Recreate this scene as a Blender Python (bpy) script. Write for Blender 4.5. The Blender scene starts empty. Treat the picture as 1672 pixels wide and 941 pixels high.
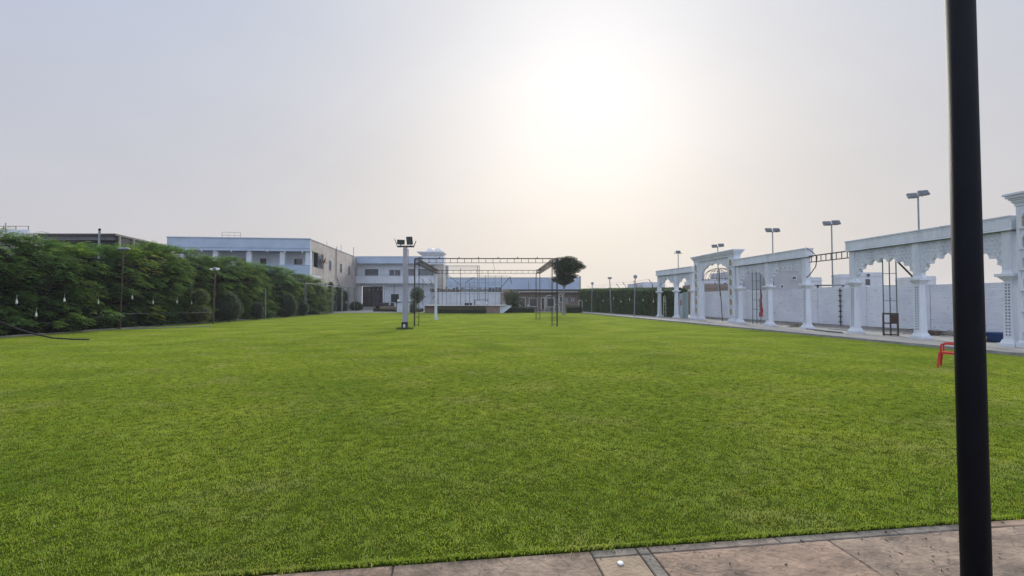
import bpy, bmesh, math, random
from mathutils import Vector, Matrix, noise

R = math.radians
random.seed(7)
sc = bpy.context.scene
C = sc.collection

# ------------------------------------------------------------------ camera
CAM_H = 1.65
F = 740.0
PITCH = math.atan(20.5 / F)
cam_d = bpy.data.cameras.new('camera')
cam = bpy.data.objects.new('camera', cam_d)
C.objects.link(cam)
cam.location = (0, 0, CAM_H)
cam.rotation_euler = (math.pi / 2 + PITCH, 0, 0)
cam_d.sensor_width = 36
cam_d.lens = 36 * F / 1672
cam_d.clip_end = 2000
sc.camera = cam

# ------------------------------------------------------------------ light
SUN_EL = R(24.7)
SUN_AZ = R(9.6)           # clockwise from +Y
sd = Vector((math.sin(SUN_AZ) * math.cos(SUN_EL), math.cos(SUN_AZ) * math.cos(SUN_EL), math.sin(SUN_EL)))
w = bpy.data.worlds.new('World')
sc.world = w
w.use_nodes = True
nt = w.node_tree
for n in list(nt.nodes):
    nt.nodes.remove(n)
N = nt.nodes.new
L = nt.links.new
out = N('ShaderNodeOutputWorld')
bg = N('ShaderNodeBackground')
bg.inputs['Strength'].default_value = 0.1
L(bg.outputs[0], out.inputs[0])
sky = N('ShaderNodeTexSky')
sky.sky_type = 'NISHITA'
sky.sun_disc = False
sky.sun_elevation = SUN_EL
sky.sun_rotation = SUN_AZ
sky.dust_density = 6
sky.air_density = 1.2
tc = N('ShaderNodeTexCoord')
nrm = N('ShaderNodeVectorMath'); nrm.operation = 'NORMALIZE'
L(tc.outputs['Generated'], nrm.inputs[0])
dot = N('ShaderNodeVectorMath'); dot.operation = 'DOT_PRODUCT'
L(nrm.outputs[0], dot.inputs[0]); dot.inputs[1].default_value = sd
cl = N('ShaderNodeClamp'); L(dot.outputs['Value'], cl.inputs[0])


def wpow(e):
    p = N('ShaderNodeMath'); p.operation = 'POWER'
    L(cl.outputs[0], p.inputs[0]); p.inputs[1].default_value = e
    return p.outputs[0]


def wscale(col, fac):
    s = N('ShaderNodeVectorMath'); s.operation = 'SCALE'
    s.inputs[0].default_value = col
    L(fac, s.inputs['Scale'])
    return s.outputs[0]


def wadd(a, b):
    s = N('ShaderNodeVectorMath'); s.operation = 'ADD'
    L(a, s.inputs[0]); L(b, s.inputs[1])
    return s.outputs[0]


# hazy air: lavender dome, a broad warm veil and a bright core where the sun sits behind the haze
sep = N('ShaderNodeSeparateXYZ'); L(nrm.outputs[0], sep.inputs[0])
hz = N('ShaderNodeMapRange'); hz.inputs[1].default_value = 0.0; hz.inputs[2].default_value = 0.5
hz.inputs[3].default_value = 1.0; hz.inputs[4].default_value = 0.0; hz.clamp = True
L(sep.outputs[2], hz.inputs[0])
one = N('ShaderNodeValue'); one.outputs[0].default_value = 1.0
dome = wscale((4.7, 5.35, 6.9), one.outputs[0])
dome = wadd(dome, wscale((1.4, 0.5, -0.95), hz.outputs[0]))
dome = wadd(dome, wscale((1.8, 1.35, 0.25), wpow(4)))
dome = wadd(dome, wscale((2.05, 1.55, .95), wpow(11)))
dome = wadd(dome, wscale((0.3, 0.7, 1.15), wpow(30)))
# bluish glow added to unseen sky overhead and opposite the sun, lighting the walls
ov = N('ShaderNodeMapRange'); ov.inputs[1].default_value = .62; ov.inputs[2].default_value = 1.0; ov.clamp = True
L(sep.outputs[2], ov.inputs[0])
bk = N('ShaderNodeMapRange'); bk.inputs[1].default_value = .25; bk.inputs[2].default_value = -.5; bk.clamp = True
L(dot.outputs['Value'], bk.inputs[0])
dome = wadd(dome, wscale((6.0, 6.2, 6.6), ov.outputs[0]))
dome = wadd(dome, wscale((4.0, 4.9, 6.6), bk.outputs[0]))
nsky = N('ShaderNodeVectorMath'); nsky.operation = 'SCALE'
L(sky.outputs[0], nsky.inputs[0]); nsky.inputs['Scale'].default_value = 0.02
# the haze is slightly uneven
un = N('ShaderNodeTexNoise'); un.inputs['Scale'].default_value = 2.2; un.inputs['Detail'].default_value = 5
um = N('ShaderNodeMapping'); um.inputs['Scale'].default_value = (1, 1, 3); L(nrm.outputs[0], um.inputs[0]); L(um.outputs[0], un.inputs['Vector'])
ur = N('ShaderNodeMapRange'); ur.inputs[1].default_value = .3; ur.inputs[2].default_value = .7; ur.inputs[3].default_value = .972; ur.inputs[4].default_value = 1.028; L(un.outputs[0], ur.inputs[0])
uv = N('ShaderNodeVectorMath'); uv.operation = 'SCALE'; L(dome, uv.inputs[0]); L(ur.outputs[0], uv.inputs['Scale']); dome = uv.outputs[0]
tot = wadd(dome, nsky.outputs[0])
L(tot, bg.inputs['Color'])

sl = bpy.data.lights.new('sun', 'SUN')
sl.energy = 3.6
sl.angle = R(18)
sl.color = (1.0, 0.93, 0.82)
so = bpy.data.objects.new('sun', sl)
C.objects.link(so)
so.rotation_euler = (-sd).to_track_quat('-Z', 'Y').to_euler()

sc.view_settings.view_transform = 'Standard'
sc.view_settings.look = 'None'
sc.view_settings.exposure = 0.0
sc.view_settings.gamma = 1.0
sc.render.engine = 'CYCLES'


# ------------------------------------------------------------------ helpers
def at(px, py, Y):
    """a pixel of the photograph at a chosen distance -> world point"""
    v = (470.5 - py) / F
    dx = (px - 836) / F
    t = Y / (math.cos(PITCH) - math.sin(PITCH) * v)
    return Vector((dx * t, Y, CAM_H + t * (math.sin(PITCH) + math.cos(PITCH) * v)))


def zat(py, Y):
    return at(836, py, Y).z


def xat(px, Y):
    return (px - 836) / F * Y


def gnd(px, py):
    v = (470.5 - py) / F
    dz = math.sin(PITCH) + math.cos(PITCH) * v
    t = -CAM_H / dz
    return Vector(((px - 836) / F * t, t * (math.cos(PITCH) - math.sin(PITCH) * v), 0))


class MB:
    def __init__(s):
        s.v = []; s.f = []; s.m = []; s.M = Matrix.Identity(4); s.mi = 0

    def add(s, vs, fs):
        b = len(s.v)
        for p in vs:
            s.v.append(tuple(s.M @ Vector(p)))
        for f in fs:
            s.f.append([b + i for i in f]); s.m.append(s.mi)
        return s

    def box(s, x0, x1, y0, y1, z0, z1):
        if x0 > x1: x0, x1 = x1, x0
        if y0 > y1: y0, y1 = y1, y0
        if z0 > z1: z0, z1 = z1, z0
        return s.add([(x0, y0, z0), (x1, y0, z0), (x1, y1, z0), (x0, y1, z0), (x0, y0, z1), (x1, y0, z1), (x1, y1, z1), (x0, y1, z1)],
                     [(0, 3, 2, 1), (4, 5, 6, 7), (0, 1, 5, 4), (1, 2, 6, 5), (2, 3, 7, 6), (3, 0, 4, 7)])

    def frustum(s, cx, cy, z0, z1, a0, b0, a1, b1):
        """a tapered box: half sizes a0,b0 at z0 and a1,b1 at z1"""
        return s.add([(cx - a0, cy - b0, z0), (cx + a0, cy - b0, z0), (cx + a0, cy + b0, z0), (cx - a0, cy + b0, z0),
                      (cx - a1, cy - b1, z1), (cx + a1, cy - b1, z1), (cx + a1, cy + b1, z1), (cx - a1, cy + b1, z1)],
                     [(0, 3, 2, 1), (4, 5, 6, 7), (0, 1, 5, 4), (1, 2, 6, 5), (2, 3, 7, 6), (3, 0, 4, 7)])

    def tube(s, pts, r, seg=8, r1=None):
        pts = [Vector(p) for p in pts]
        n = len(pts); vs = []; fs = []
        prev = None
        for i, p in enumerate(pts):
            d = (pts[min(i + 1, n - 1)] - pts[max(i - 1, 0)]).normalized()
            up = Vector((0, 0, 1)) if abs(d.z) < 0.95 else Vector((0, 1, 0))
            a = d.cross(up).normalized()
            if prev is not None and a.dot(prev) < 0: a = -a
            prev = a
            b = d.cross(a).normalized()
            rr = r if r1 is None else r + (r1 - r) * i / (n - 1)
            for k in range(seg):
                t = 2 * math.pi * (k + .5) / seg
                vs.append(p + (a * math.cos(t) + b * math.sin(t)) * rr)
        for i in range(n - 1):
            for k in range(seg):
                k2 = (k + 1) % seg
                fs.append((i * seg + k, i * seg + k2, (i + 1) * seg + k2, (i + 1) * seg + k))
        fs.append(tuple(range(seg - 1, -1, -1)))
        fs.append(tuple((n - 1) * seg + k for k in range(seg)))
        return s.add(vs, fs)

    def bar(s, a, b, r):
        return s.tube([a, b], r * 1.25, 4)

    def lathe(s, prof, cx=0, cy=0, seg=14):
        vs = []; fs = []
        for (r, z) in prof:
            for k in range(seg):
                t = 2 * math.pi * k / seg
                vs.append((cx + r * math.cos(t), cy + r * math.sin(t), z))
        for i in range(len(prof) - 1):
            for k in range(seg):
                k2 = (k + 1) % seg
                fs.append((i * seg + k, i * seg + k2, (i + 1) * seg + k2, (i + 1) * seg + k))
        fs.append(tuple(range(seg - 1, -1, -1)))
        fs.append(tuple((len(prof) - 1) * seg + k for k in range(seg)))
        return s.add(vs, fs)

    def prism(s, poly, y0, y1):
        """polygon in the XZ plane extruded along Y"""
        n = len(poly)
        vs = [(x, y0, z) for x, z in poly] + [(x, y1, z) for x, z in poly]
        fs = [tuple(range(n)), tuple(range(2 * n - 1, n - 1, -1))]
        for i in range(n):
            j = (i + 1) % n
            fs.append((i, i + n, j + n, j))
        return s.add(vs, fs)

    def ringprism(s, outer, inner, y0, y1):
        """an outline with a hole (same vertex count) in XZ, extruded along Y"""
        n = len(outer)
        vs = [(x, y0, z) for x, z in outer] + [(x, y0, z) for x, z in inner] + [(x, y1, z) for x, z in outer] + [(x, y1, z) for x, z in inner]
        fs = []
        for i in range(n):
            j = (i + 1) % n
            fs += [(i, j, n + j, n + i), (2 * n + i, 3 * n + i, 3 * n + j, 2 * n + j), (i, 2 * n + i, 2 * n + j, j), (n + i, n + j, 3 * n + j, 3 * n + i)]
        return s.add(vs, fs)

    def sphere(s, c, rx, ry=None, rz=None, seg=12, rings=8):
        ry = rx if ry is None else ry; rz = rx if rz is None else rz
        c = Vector(c); vs = [c + Vector((0, 0, -rz))]; fs = []
        for i in range(1, rings):
            p = math.pi * i / rings - math.pi / 2
            for k in range(seg):
                t = 2 * math.pi * k / seg
                vs.append(c + Vector((rx * math.cos(p) * math.cos(t), ry * math.cos(p) * math.sin(t), rz * math.sin(p))))
        vs.append(c + Vector((0, 0, rz)))
        for k in range(seg):
            fs.append((0, 1 + (k + 1) % seg, 1 + k))
        for i in range(rings - 2):
            for k in range(seg):
                k2 = (k + 1) % seg
                fs.append((1 + i * seg + k, 1 + i * seg + k2, 1 + (i + 1) * seg + k2, 1 + (i + 1) * seg + k))
        b = 1 + (rings - 2) * seg; t = len(vs) - 1
        for k in range(seg):
            fs.append((b + k, b + (k + 1) % seg, t))
        return s.add(vs, fs)

    def build(s, name, mats, parent=None, smooth=False, fix=True, bevel=0):
        me = bpy.data.meshes.new(name)
        me.from_pydata(s.v, [], s.f)
        if not isinstance(mats, (list, tuple)): mats = [mats]
        for m in mats: me.materials.append(m)
        if len(mats) > 1: me.polygons.foreach_set('material_index', s.m)
        if fix:
            bm = bmesh.new(); bm.from_mesh(me)
            bmesh.ops.recalc_face_normals(bm, faces=bm.faces)
            bm.to_mesh(me); bm.free()
        if smooth: me.polygons.foreach_set('use_smooth', [True] * len(me.polygons))
        o = bpy.data.objects.new(name, me)
        C.objects.link(o)
        if parent: o.parent = parent
        if bevel:
            b = o.modifiers.new('bevel', 'BEVEL'); b.width = bevel; b.segments = 2; b.limit_method = 'ANGLE'
        return o


def thing(name, label, cat, loc=(0, 0, 0), rz=0, group=None):
    o = bpy.data.objects.new(name, None)
    o.empty_display_size = .3
    C.objects.link(o)
    o.location = loc; o.rotation_euler = (0, 0, rz)
    return tag(o, label, cat, group)


def tag(o, label, cat, group=None):
    o['label'] = label; o['category'] = cat
    if group: o['group'] = group
    return o


def struct(o, kind='structure'):
    o['kind'] = kind
    return o


def kids(o):
    return [c for c in bpy.data.objects if c.parent == o]


def dup(root, loc=None, rz=None, label=None, group=None, scale=None, parent=None):
    r = root.copy(); C.objects.link(r); r.parent = parent
    if loc is not None: r.location = loc
    if rz is not None: r.rotation_euler = (0, 0, rz)
    if scale is not None: r.scale = scale
    if label: r['label'] = label
    if group: r['group'] = group
    for ch in kids(root):
        dup(ch, parent=r)
    return r


# ------------------------------------------------------------------ materials
def new_mat(name):
    m = bpy.data.materials.new(name); m.use_nodes = True
    t = m.node_tree
    b = t.nodes['Principled BSDF']
    return m, t, b


def mat(name, col, rough=0.7, var=0.15, scale=3.0, bump=0.0, bscale=40.0, metal=0.0, col2=None, spec=0.4, stretch=(1, 1, 1), stain=None, sscale=0.8):
    m, t, b = new_mat(name)
    N = t.nodes.new; L = t.links.new
    b.inputs['Roughness'].default_value = rough
    b.inputs['Metallic'].default_value = metal
    b.inputs['Specular IOR Level'].default_value = spec
    tc = N('ShaderNodeTexCoord'); mp = N('ShaderNodeMapping'); mp.inputs['Scale'].default_value = stretch
    L(tc.outputs['Object'], mp.inputs[0])
    nz = N('ShaderNodeTexNoise'); nz.inputs['Scale'].default_value = scale; nz.inputs['Detail'].default_value = 8
    nz.inputs['Roughness'].default_value = 0.65
    L(mp.outputs[0], nz.inputs['Vector'])
    cr = N('ShaderNodeValToRGB')
    c2 = col2 or tuple(max(0, c * (1 - var * 1.6)) for c in col)
    cr.color_ramp.elements[0].position = .32; cr.color_ramp.elements[0].color = (*c2, 1)
    cr.color_ramp.elements[1].position = .68; cr.color_ramp.elements[1].color = (*[min(1, c * (1 + var * .4)) for c in col], 1)
    L(nz.outputs[0], cr.inputs[0])
    outc = cr.outputs[0]
    if stain:
        n2 = N('ShaderNodeTexNoise'); n2.inputs['Scale'].default_value = sscale; n2.inputs['Detail'].default_value = 10
        n2.inputs['Roughness'].default_value = .75
        L(mp.outputs[0], n2.inputs['Vector'])
        r2 = N('ShaderNodeMapRange'); r2.inputs[1].default_value = .5; r2.inputs[2].default_value = .68
        r2.inputs[3].default_value = 0; r2.inputs[4].default_value = .75
        L(n2.outputs[0], r2.inputs[0])
        mx = N('ShaderNodeMix'); mx.data_type = 'RGBA'
        L(r2.outputs[0], mx.inputs[0]); L(outc, mx.inputs[6]); mx.inputs[7].default_value = (*stain, 1)
        outc = mx.outputs[2]
    L(outc, b.inputs['Base Color'])
    if bump:
        bn = N('ShaderNodeTexNoise'); bn.inputs['Scale'].default_value = bscale; bn.inputs['Detail'].default_value = 5
        L(mp.outputs[0], bn.inputs['Vector'])
        bp = N('ShaderNodeBump'); bp.inputs['Strength'].default_value = bump; bp.inputs['Distance'].default_value = .02
        L(bn.outputs[0], bp.inputs['Height']); L(bp.outputs[0], b.inputs['Normal'])
    return m


def brick_mat(name, c1, c2, mortar, bw, bh, scale=1.0, bump=.5, rot=(R(90), 0, 0), msize=.012, rough=.85, stain=None):
    m, t, b = new_mat(name)
    N = t.nodes.new; L = t.links.new
    b.inputs['Roughness'].default_value = rough
    tc = N('ShaderNodeTexCoord'); mp = N('ShaderNodeMapping'); mp.vector_type = 'POINT'
    # the brick texture works in XY: turn X and Z of the wall into X and Y
    sx = N('ShaderNodeSeparateXYZ'); cx = N('ShaderNodeCombineXYZ')
    L(tc.outputs['Object'], sx.inputs[0])
    ad = N('ShaderNodeMath'); ad.operation = 'ADD'; L(sx.outputs[0], ad.inputs[0]); L(sx.outputs[1], ad.inputs[1])
    L(ad.outputs[0], cx.inputs[0]); L(sx.outputs[2], cx.inputs[1])
    wz = N('ShaderNodeTexNoise'); wz.inputs['Scale'].default_value = 3; L(tc.outputs['Object'], wz.inputs['Vector'])
    wa = N('ShaderNodeMix'); wa.data_type = 'VECTOR'; wa.inputs[0].default_value = .03
    L(cx.outputs[0], wa.inputs[4]); L(wz.outputs[1], wa.inputs[5])
    br = N('ShaderNodeTexBrick'); br.inputs['Scale'].default_value = scale
    br.inputs['Brick Width'].default_value = bw; br.inputs['Row Height'].default_value = bh
    br.inputs['Mortar Size'].default_value = msize; br.inputs['Mortar Smooth'].default_value = .4
    br.inputs['Color1'].default_value = (*c1, 1); br.inputs['Color2'].default_value = (*c2, 1); br.inputs['Mortar'].default_value = (*mortar, 1)
    L(wa.outputs[1], br.inputs['Vector'])
    nz = N('ShaderNodeTexNoise'); nz.inputs['Scale'].default_value = 6; nz.inputs['Detail'].default_value = 8
    L(tc.outputs['Object'], nz.inputs['Vector'])
    mr = N('ShaderNodeMapRange'); mr.inputs[1].default_value = .3; mr.inputs[2].default_value = .7; mr.inputs[3].default_value = .8; mr.inputs[4].default_value = 1.1
    L(nz.outputs[0], mr.inputs[0])
    vm = N('ShaderNodeVectorMath'); vm.operation = 'SCALE'; L(br.outputs[0], vm.inputs[0]); L(mr.outputs[0], vm.inputs['Scale'])
    oc = vm.outputs[0]
    if stain:
        n2 = N('ShaderNodeTexNoise'); n2.inputs['Scale'].default_value = 1.1; n2.inputs['Detail'].default_value = 12; n2.inputs['Roughness'].default_value = .8
        L(tc.outputs['Object'], n2.inputs['Vector'])
        r2 = N('ShaderNodeMapRange'); r2.inputs[1].default_value = .6; r2.inputs[2].default_value = .7; r2.inputs[3].default_value = 0; r2.inputs[4].default_value = .6
        L(n2.outputs[0], r2.inputs[0])
        mx = N('ShaderNodeMix'); mx.data_type = 'RGBA'; L(r2.outputs[0], mx.inputs[0]); L(oc, mx.inputs[6]); mx.inputs[7].default_value = (*stain, 1)
        oc = mx.outputs[2]
    L(oc, b.inputs['Base Color'])
    inv = N('ShaderNodeMath'); inv.operation = 'MULTIPLY_ADD'; L(br.outputs['Fac'], inv.inputs[0]); inv.inputs[1].default_value = -1
    L(nz.outputs[0], inv.inputs[2])
    bp = N('ShaderNodeBump'); bp.inputs['Strength'].default_value = bump; bp.inputs['Distance'].default_value = .03
    L(inv.outputs[0], bp.inputs['Height']); L(bp.outputs[0], b.inputs['Normal'])
    return m


def leaf_mat(name, cols, trans=.3, wscale=.6, rough=.5):
    """foliage: each leaf (mesh island) has its own tone, clumps vary by a slow noise"""
    m, t, b = new_mat(name)
    N = t.nodes.new; L = t.links.new
    ge = N('ShaderNodeNewGeometry')
    nz = N('ShaderNodeTexNoise'); nz.inputs['Scale'].default_value = wscale; nz.inputs['Detail'].default_value = 4
    L(ge.outputs['Position'], nz.inputs['Vector'])
    mr = N('ShaderNodeMapRange'); mr.inputs[1].default_value = .3; mr.inputs[2].default_value = .7
    mr.inputs[3].default_value = 0; mr.inputs[4].default_value = 1
    L(nz.outputs[0], mr.inputs[0])
    ad = N('ShaderNodeMix'); ad.data_type = 'FLOAT'; ad.inputs[0].default_value = .45
    L(mr.outputs[0], ad.inputs[2]); L(ge.outputs['Random Per Island'], ad.inputs[3])
    cr = N('ShaderNodeValToRGB')
    el = cr.color_ramp.elements
    el[0].position = .1; el[0].color = (*cols[0], 1)
    el[1].position = .9; el[1].color = (*cols[-1], 1)
    for i, c in enumerate(cols[1:-1]):
        e = el.new(.1 + .8 * (i + 1) / (len(cols) - 1)); e.color = (*c, 1)
    L(ad.outputs[0], cr.inputs[0])
    L(cr.outputs[0], b.inputs['Base Color'])
    b.inputs['Roughness'].default_value = rough
    b.inputs['Specular IOR Level'].default_value = .3
    tr = N('ShaderNodeBsdfTranslucent')
    sc_ = N('ShaderNodeVectorMath'); sc_.operation = 'MULTIPLY'; L(cr.outputs[0], sc_.inputs[0]); sc_.inputs[1].default_value = (1.5, 1.5, .7)
    L(sc_.outputs[0], tr.inputs[0])
    mx = N('ShaderNodeMixShader'); mx.inputs[0].default_value = trans
    L(b.outputs[0], mx.inputs[1]); L(tr.outputs[0], mx.inputs[2])
    L(mx.outputs[0], t.nodes['Material Output'].inputs[0])
    return m


def wall_mat():
    m, t, b = new_mat('whitewashed_stacked_stone')
    N = t.nodes.new; L = t.links.new
    b.inputs['Roughness'].default_value = .85
    tc = N('ShaderNodeTexCoord')

    def nz(sx, sz, sc_, det):
        mp = N('ShaderNodeMapping'); mp.inputs['Scale'].default_value = (sx, sx, sz); L(tc.outputs['Object'], mp.inputs[0])
        n = N('ShaderNodeTexNoise'); n.inputs['Scale'].default_value = sc_; n.inputs['Detail'].default_value = det; n.inputs['Roughness'].default_value = .6
        L(mp.outputs[0], n.inputs['Vector']); return n.outputs[0]

    def ramp(src_, a, b_, lo, hi):
        r = N('ShaderNodeMapRange'); r.inputs[1].default_value = a; r.inputs[2].default_value = b_; r.inputs[3].default_value = lo; r.inputs[4].default_value = hi
        L(src_, r.inputs[0]); return r.outputs[0]
    tone = nz(1, 1, .7, 6)
    cr = N('ShaderNodeValToRGB'); cr.color_ramp.elements[0].position = .3; cr.color_ramp.elements[1].position = .7
    cr.color_ramp.elements[0].color = (.56, .60, .68, 1); cr.color_ramp.elements[1].color = (.72, .75, .82, 1)
    L(tone, cr.inputs[0])
    rows = nz(.8, 8, 1.3, 3)
    mx = N('ShaderNodeMix'); mx.data_type = 'RGBA'; L(ramp(rows, .36, .31, 0, .4), mx.inputs[0]); L(cr.outputs[0], mx.inputs[6]); mx.inputs[7].default_value = (.42, .42, .46, 1)
    chips = nz(1.6, 6, 2.3, 2)
    m2 = N('ShaderNodeMix'); m2.data_type = 'RGBA'; L(ramp(chips, .66, .69, 0, .65), m2.inputs[0]); L(mx.outputs[2], m2.inputs[6]); m2.inputs[7].default_value = (.2, .19, .2, 1)
    L(m2.outputs[2], b.inputs['Base Color'])
    bp = N('ShaderNodeBump'); bp.inputs['Strength'].default_value = .7; bp.inputs['Distance'].default_value = .04
    L(nz(.8, 9, 1.6, 5), bp.inputs['Height']); L(bp.outputs[0], b.inputs['Normal'])
    return m


M = {}
M['white'] = mat('white_painted_plaster', (.68, .72, .79), .6, .10, 1.5, .25, 30, stain=(.42, .45, .50), sscale=1.6, stretch=(1, 1, .3))
M['hole'] = mat('perforation_shade', (.20, .22, .25), .95, .2, 8)  # dark colour standing in for the shade inside the column openings
M['white2'] = mat('white_building_plaster', (.60, .64, .70), .7, .10, .8, .15, 20, stain=(.47, .50, .56), sscale=.5)
M['blue'] = mat('pale_blue_painted_plaster', (.40, .48, .60), .7, .08, .5, .1, 20, stain=(.29, .37, .48), sscale=.6)
M['cream'] = mat('cream_render', (.5, .49, .46), .8, .15, .7, .2, 15, stain=(.36, .35, .33), sscale=.6)
M['concrete'] = mat('grey_concrete_render', (.43, .40, .38), .85, .2, .9, .3, 12, stain=(.28, .265, .25), sscale=.5)
M['kerb'] = mat('kerb_concrete', (.34, .33, .31), .9, .25, 2, .5, 30, stain=(.2, .19, .17), sscale=1.2)
M['steel'] = mat('dark_painted_steel', (.035, .037, .042), .5, .3, 4, .1, 60, metal=.3, stain=(.1, .05, .03), sscale=3)
M['greysteel'] = mat('grey_galvanised_steel', (.26, .29, .31), .5, .2, 6, .1, 60, metal=.5)
M['rust'] = mat('rusty_steel', (.12, .08, .06), .8, .35, 6, .3, 60, metal=.2)
M['greensteel'] = mat('faded_green_steel', (.10, .16, .16), .6, .25, 5, .1, 60, metal=.2)
M['black'] = mat('black_powder_coat', (.005, .006, .010), .6, .2, 8, .12, 160, spec=.12)
M['dark'] = mat('dark_glass', (.03, .035, .045), .15, .3, 2, spec=.6)
M['glass'] = mat('window_glass_grey', (.09, .11, .14), .12, .3, 2, spec=.7)
M['tan'] = mat('tan_niche_paint', (.42, .33, .2), .8, .2, 8, .2, 40)
M['red'] = mat('red_plastic', (.55, .018, .02), .38, .08, 6, .05, 80)
M['redcloth'] = mat('red_cloth', (.45, .02, .03), .9, .2, 8, .2, 50)
M['bluepl'] = mat('blue_plastic', (.02, .06, .18), .45, .2, 5)
M['plastic'] = mat('white_plastic', (.75, .76, .75), .4, .06, 4)
M['bark'] = mat('bark', (.15, .12, .09), .95, .35, 12, .8, 30, stretch=(3, 3, .6))
M['palebark'] = mat('pale_bark', (.28, .25, .21), .95, .3, 10, .7, 30, stretch=(3, 3, .6))
M['dirt'] = mat('dry_earth', (.22, .18, .12), 1.0, .3, .7, .6, 12, stain=(.12, .13, .05), sscale=.2)
M['soil'] = mat('lawn_soil', (.06, .085, .012), 1.0, .3, 6, .8, 40, spec=.0)
M['darkroof'] = mat('dark_sheet_roof', (.05, .05, .06), .6, .3, 2, .1, 20)
M['darknet'] = mat('dark_shade_net', (.045, .055, .055), .95, .35, 1.5, .2, 20)
M['stonewhite'] = wall_mat()
M['brick'] = brick_mat('red_brown_brick', (.22, .13, .10), (.28, .17, .13), (.3, .27, .24), .24, .09, bump=.5)
M['rubble'] = brick_mat('brown_stone_masonry', (.21, .165, .145), (.28, .23, .2), (.17, .15, .14), .4, .22, bump=.7)
M['hedge'] = leaf_mat('hedge_tree_leaves', [(.034, .088, .034), (.068, .15, .046), (.13, .23, .06), (.27, .35, .09)], .4, .6)
M['hedgeyellow'] = leaf_mat('yellowing_leaves', [(.1, .15, .02), (.2, .26, .03), (.33, .36, .04), (.42, .34, .05)], .35, 1.2)
M['conifer'] = leaf_mat('clipped_hedge_leaves', [(.028, .068, .026), (.046, .10, .034), (.068, .135, .042), (.10, .17, .052)], .2, .8)
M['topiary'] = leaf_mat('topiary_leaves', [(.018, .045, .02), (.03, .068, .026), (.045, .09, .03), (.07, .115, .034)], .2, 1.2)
M['goldtop'] = leaf_mat('golden_topiary_leaves', [(.05, .08, .018), (.1, .14, .022), (.17, .2, .028), (.24, .26, .04)], .25, 1.2)  # yellower leaf tones for the golden bush
M['treeleaf'] = leaf_mat('almond_tree_leaves', [(.02, .05, .02), (.035, .08, .026), (.055, .11, .03), (.085, .14, .038)], .25, 1.0)
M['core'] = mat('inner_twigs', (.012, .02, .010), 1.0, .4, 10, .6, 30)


def grass_mat():
    m, t, b = new_mat('lawn_grass_blades')
    N = t.nodes.new; L = t.links.new
    ge = N('ShaderNodeNewGeometry')

    def nz(scale, det, stretch=(1, 1, 1)):
        mp = N('ShaderNodeMapping'); mp.inputs['Scale'].default_value = stretch; L(ge.outputs['Position'], mp.inputs[0])
        n = N('ShaderNodeTexNoise'); n.inputs['Scale'].default_value = scale; n.inputs['Detail'].default_value = det; n.inputs['Roughness'].default_value = .6
        L(mp.outputs[0], n.inputs['Vector']); return n.outputs[0]
    a = nz(.55, 5, (.7, 1, 1)); c = nz(5.5, 4)

    def mth(op, x, y, z=None):
        k = N('ShaderNodeMath'); k.operation = op
        for i, q in enumerate((x, y, z)):
            if q is None: continue
            if isinstance(q, (int, float)): k.inputs[i].default_value = q
            else: L(q, k.inputs[i])
        return k.outputs[0]
    s = mth('ADD', mth('MULTIPLY', a, .85), mth('MULTIPLY', c, .55))
    s = mth('ADD', s, mth('MULTIPLY', ge.outputs['Random Per Island'], .26))
    mr = N('ShaderNodeMapRange'); mr.inputs[1].default_value = .50; mr.inputs[2].default_value = 1.20
    L(s, mr.inputs[0])
    cr = N('ShaderNodeValToRGB'); el = cr.color_ramp.elements
    el[0].position = 0; el[0].color = (.132, .21, .030, 1)
    el[1].position = 1; el[1].color = (.60, .62, .18, 1)
    e = el.new(.45); e.color = (.258, .36, .046, 1)
    e = el.new(.75); e.color = (.39, .465, .078, 1)
    L(mr.outputs[0], cr.inputs[0])
    # paler worn patches and deeper green ones, a metre or two across
    pt = nz(.9, 3, (.8, 1, 1)); pr_ = N('ShaderNodeMapRange'); pr_.inputs[1].default_value = .52; pr_.inputs[2].default_value = .68; pr_.inputs[4].default_value = .55; L(pt, pr_.inputs[0])
    mp_ = N('ShaderNodeMix'); mp_.data_type = 'RGBA'; L(pr_.outputs[0], mp_.inputs[0]); L(cr.outputs[0], mp_.inputs[6]); mp_.inputs[7].default_value = (.40, .41, .17, 1)
    pt2 = nz(.5, 3, (1, .8, 1.3)); pr2 = N('ShaderNodeMapRange'); pr2.inputs[1].default_value = .55; pr2.inputs[2].default_value = .70; pr2.inputs[4].default_value = .6; L(pt2, pr2.inputs[0])
    mp2 = N('ShaderNodeMix'); mp2.data_type = 'RGBA'; L(pr2.outputs[0], mp2.inputs[0]); L(mp_.outputs[2], mp2.inputs[6]); mp2.inputs[7].default_value = (.125, .245, .026, 1)
    # a few straw blades
    st = mth('GREATER_THAN', ge.outputs['Random Per Island'], .955)
    mx = N('ShaderNodeMix'); mx.data_type = 'RGBA'; L(st, mx.inputs[0]); L(mp2.outputs[2], mx.inputs[6]); mx.inputs[7].default_value = (.5, .46, .2, 1)
    L(mx.outputs[2], b.inputs['Base Color'])
    b.inputs['Roughness'].default_value = .75; b.inputs['Specular IOR Level'].default_value = .08
    tr = N('ShaderNodeBsdfTranslucent')
    g = N('ShaderNodeVectorMath'); g.operation = 'MULTIPLY'; L(mx.outputs[2], g.inputs[0]); g.inputs[1].default_value = (1.35, 1.3, .65)
    L(g.outputs[0], tr.inputs[0])
    ms = N('ShaderNodeMixShader'); ms.inputs[0].default_value = .42
    L(b.outputs[0], ms.inputs[1]); L(tr.outputs[0], ms.inputs[2]); L(ms.outputs[0], t.nodes['Material Output'].inputs[0])
    return m


M['grass'] = grass_mat()

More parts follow.
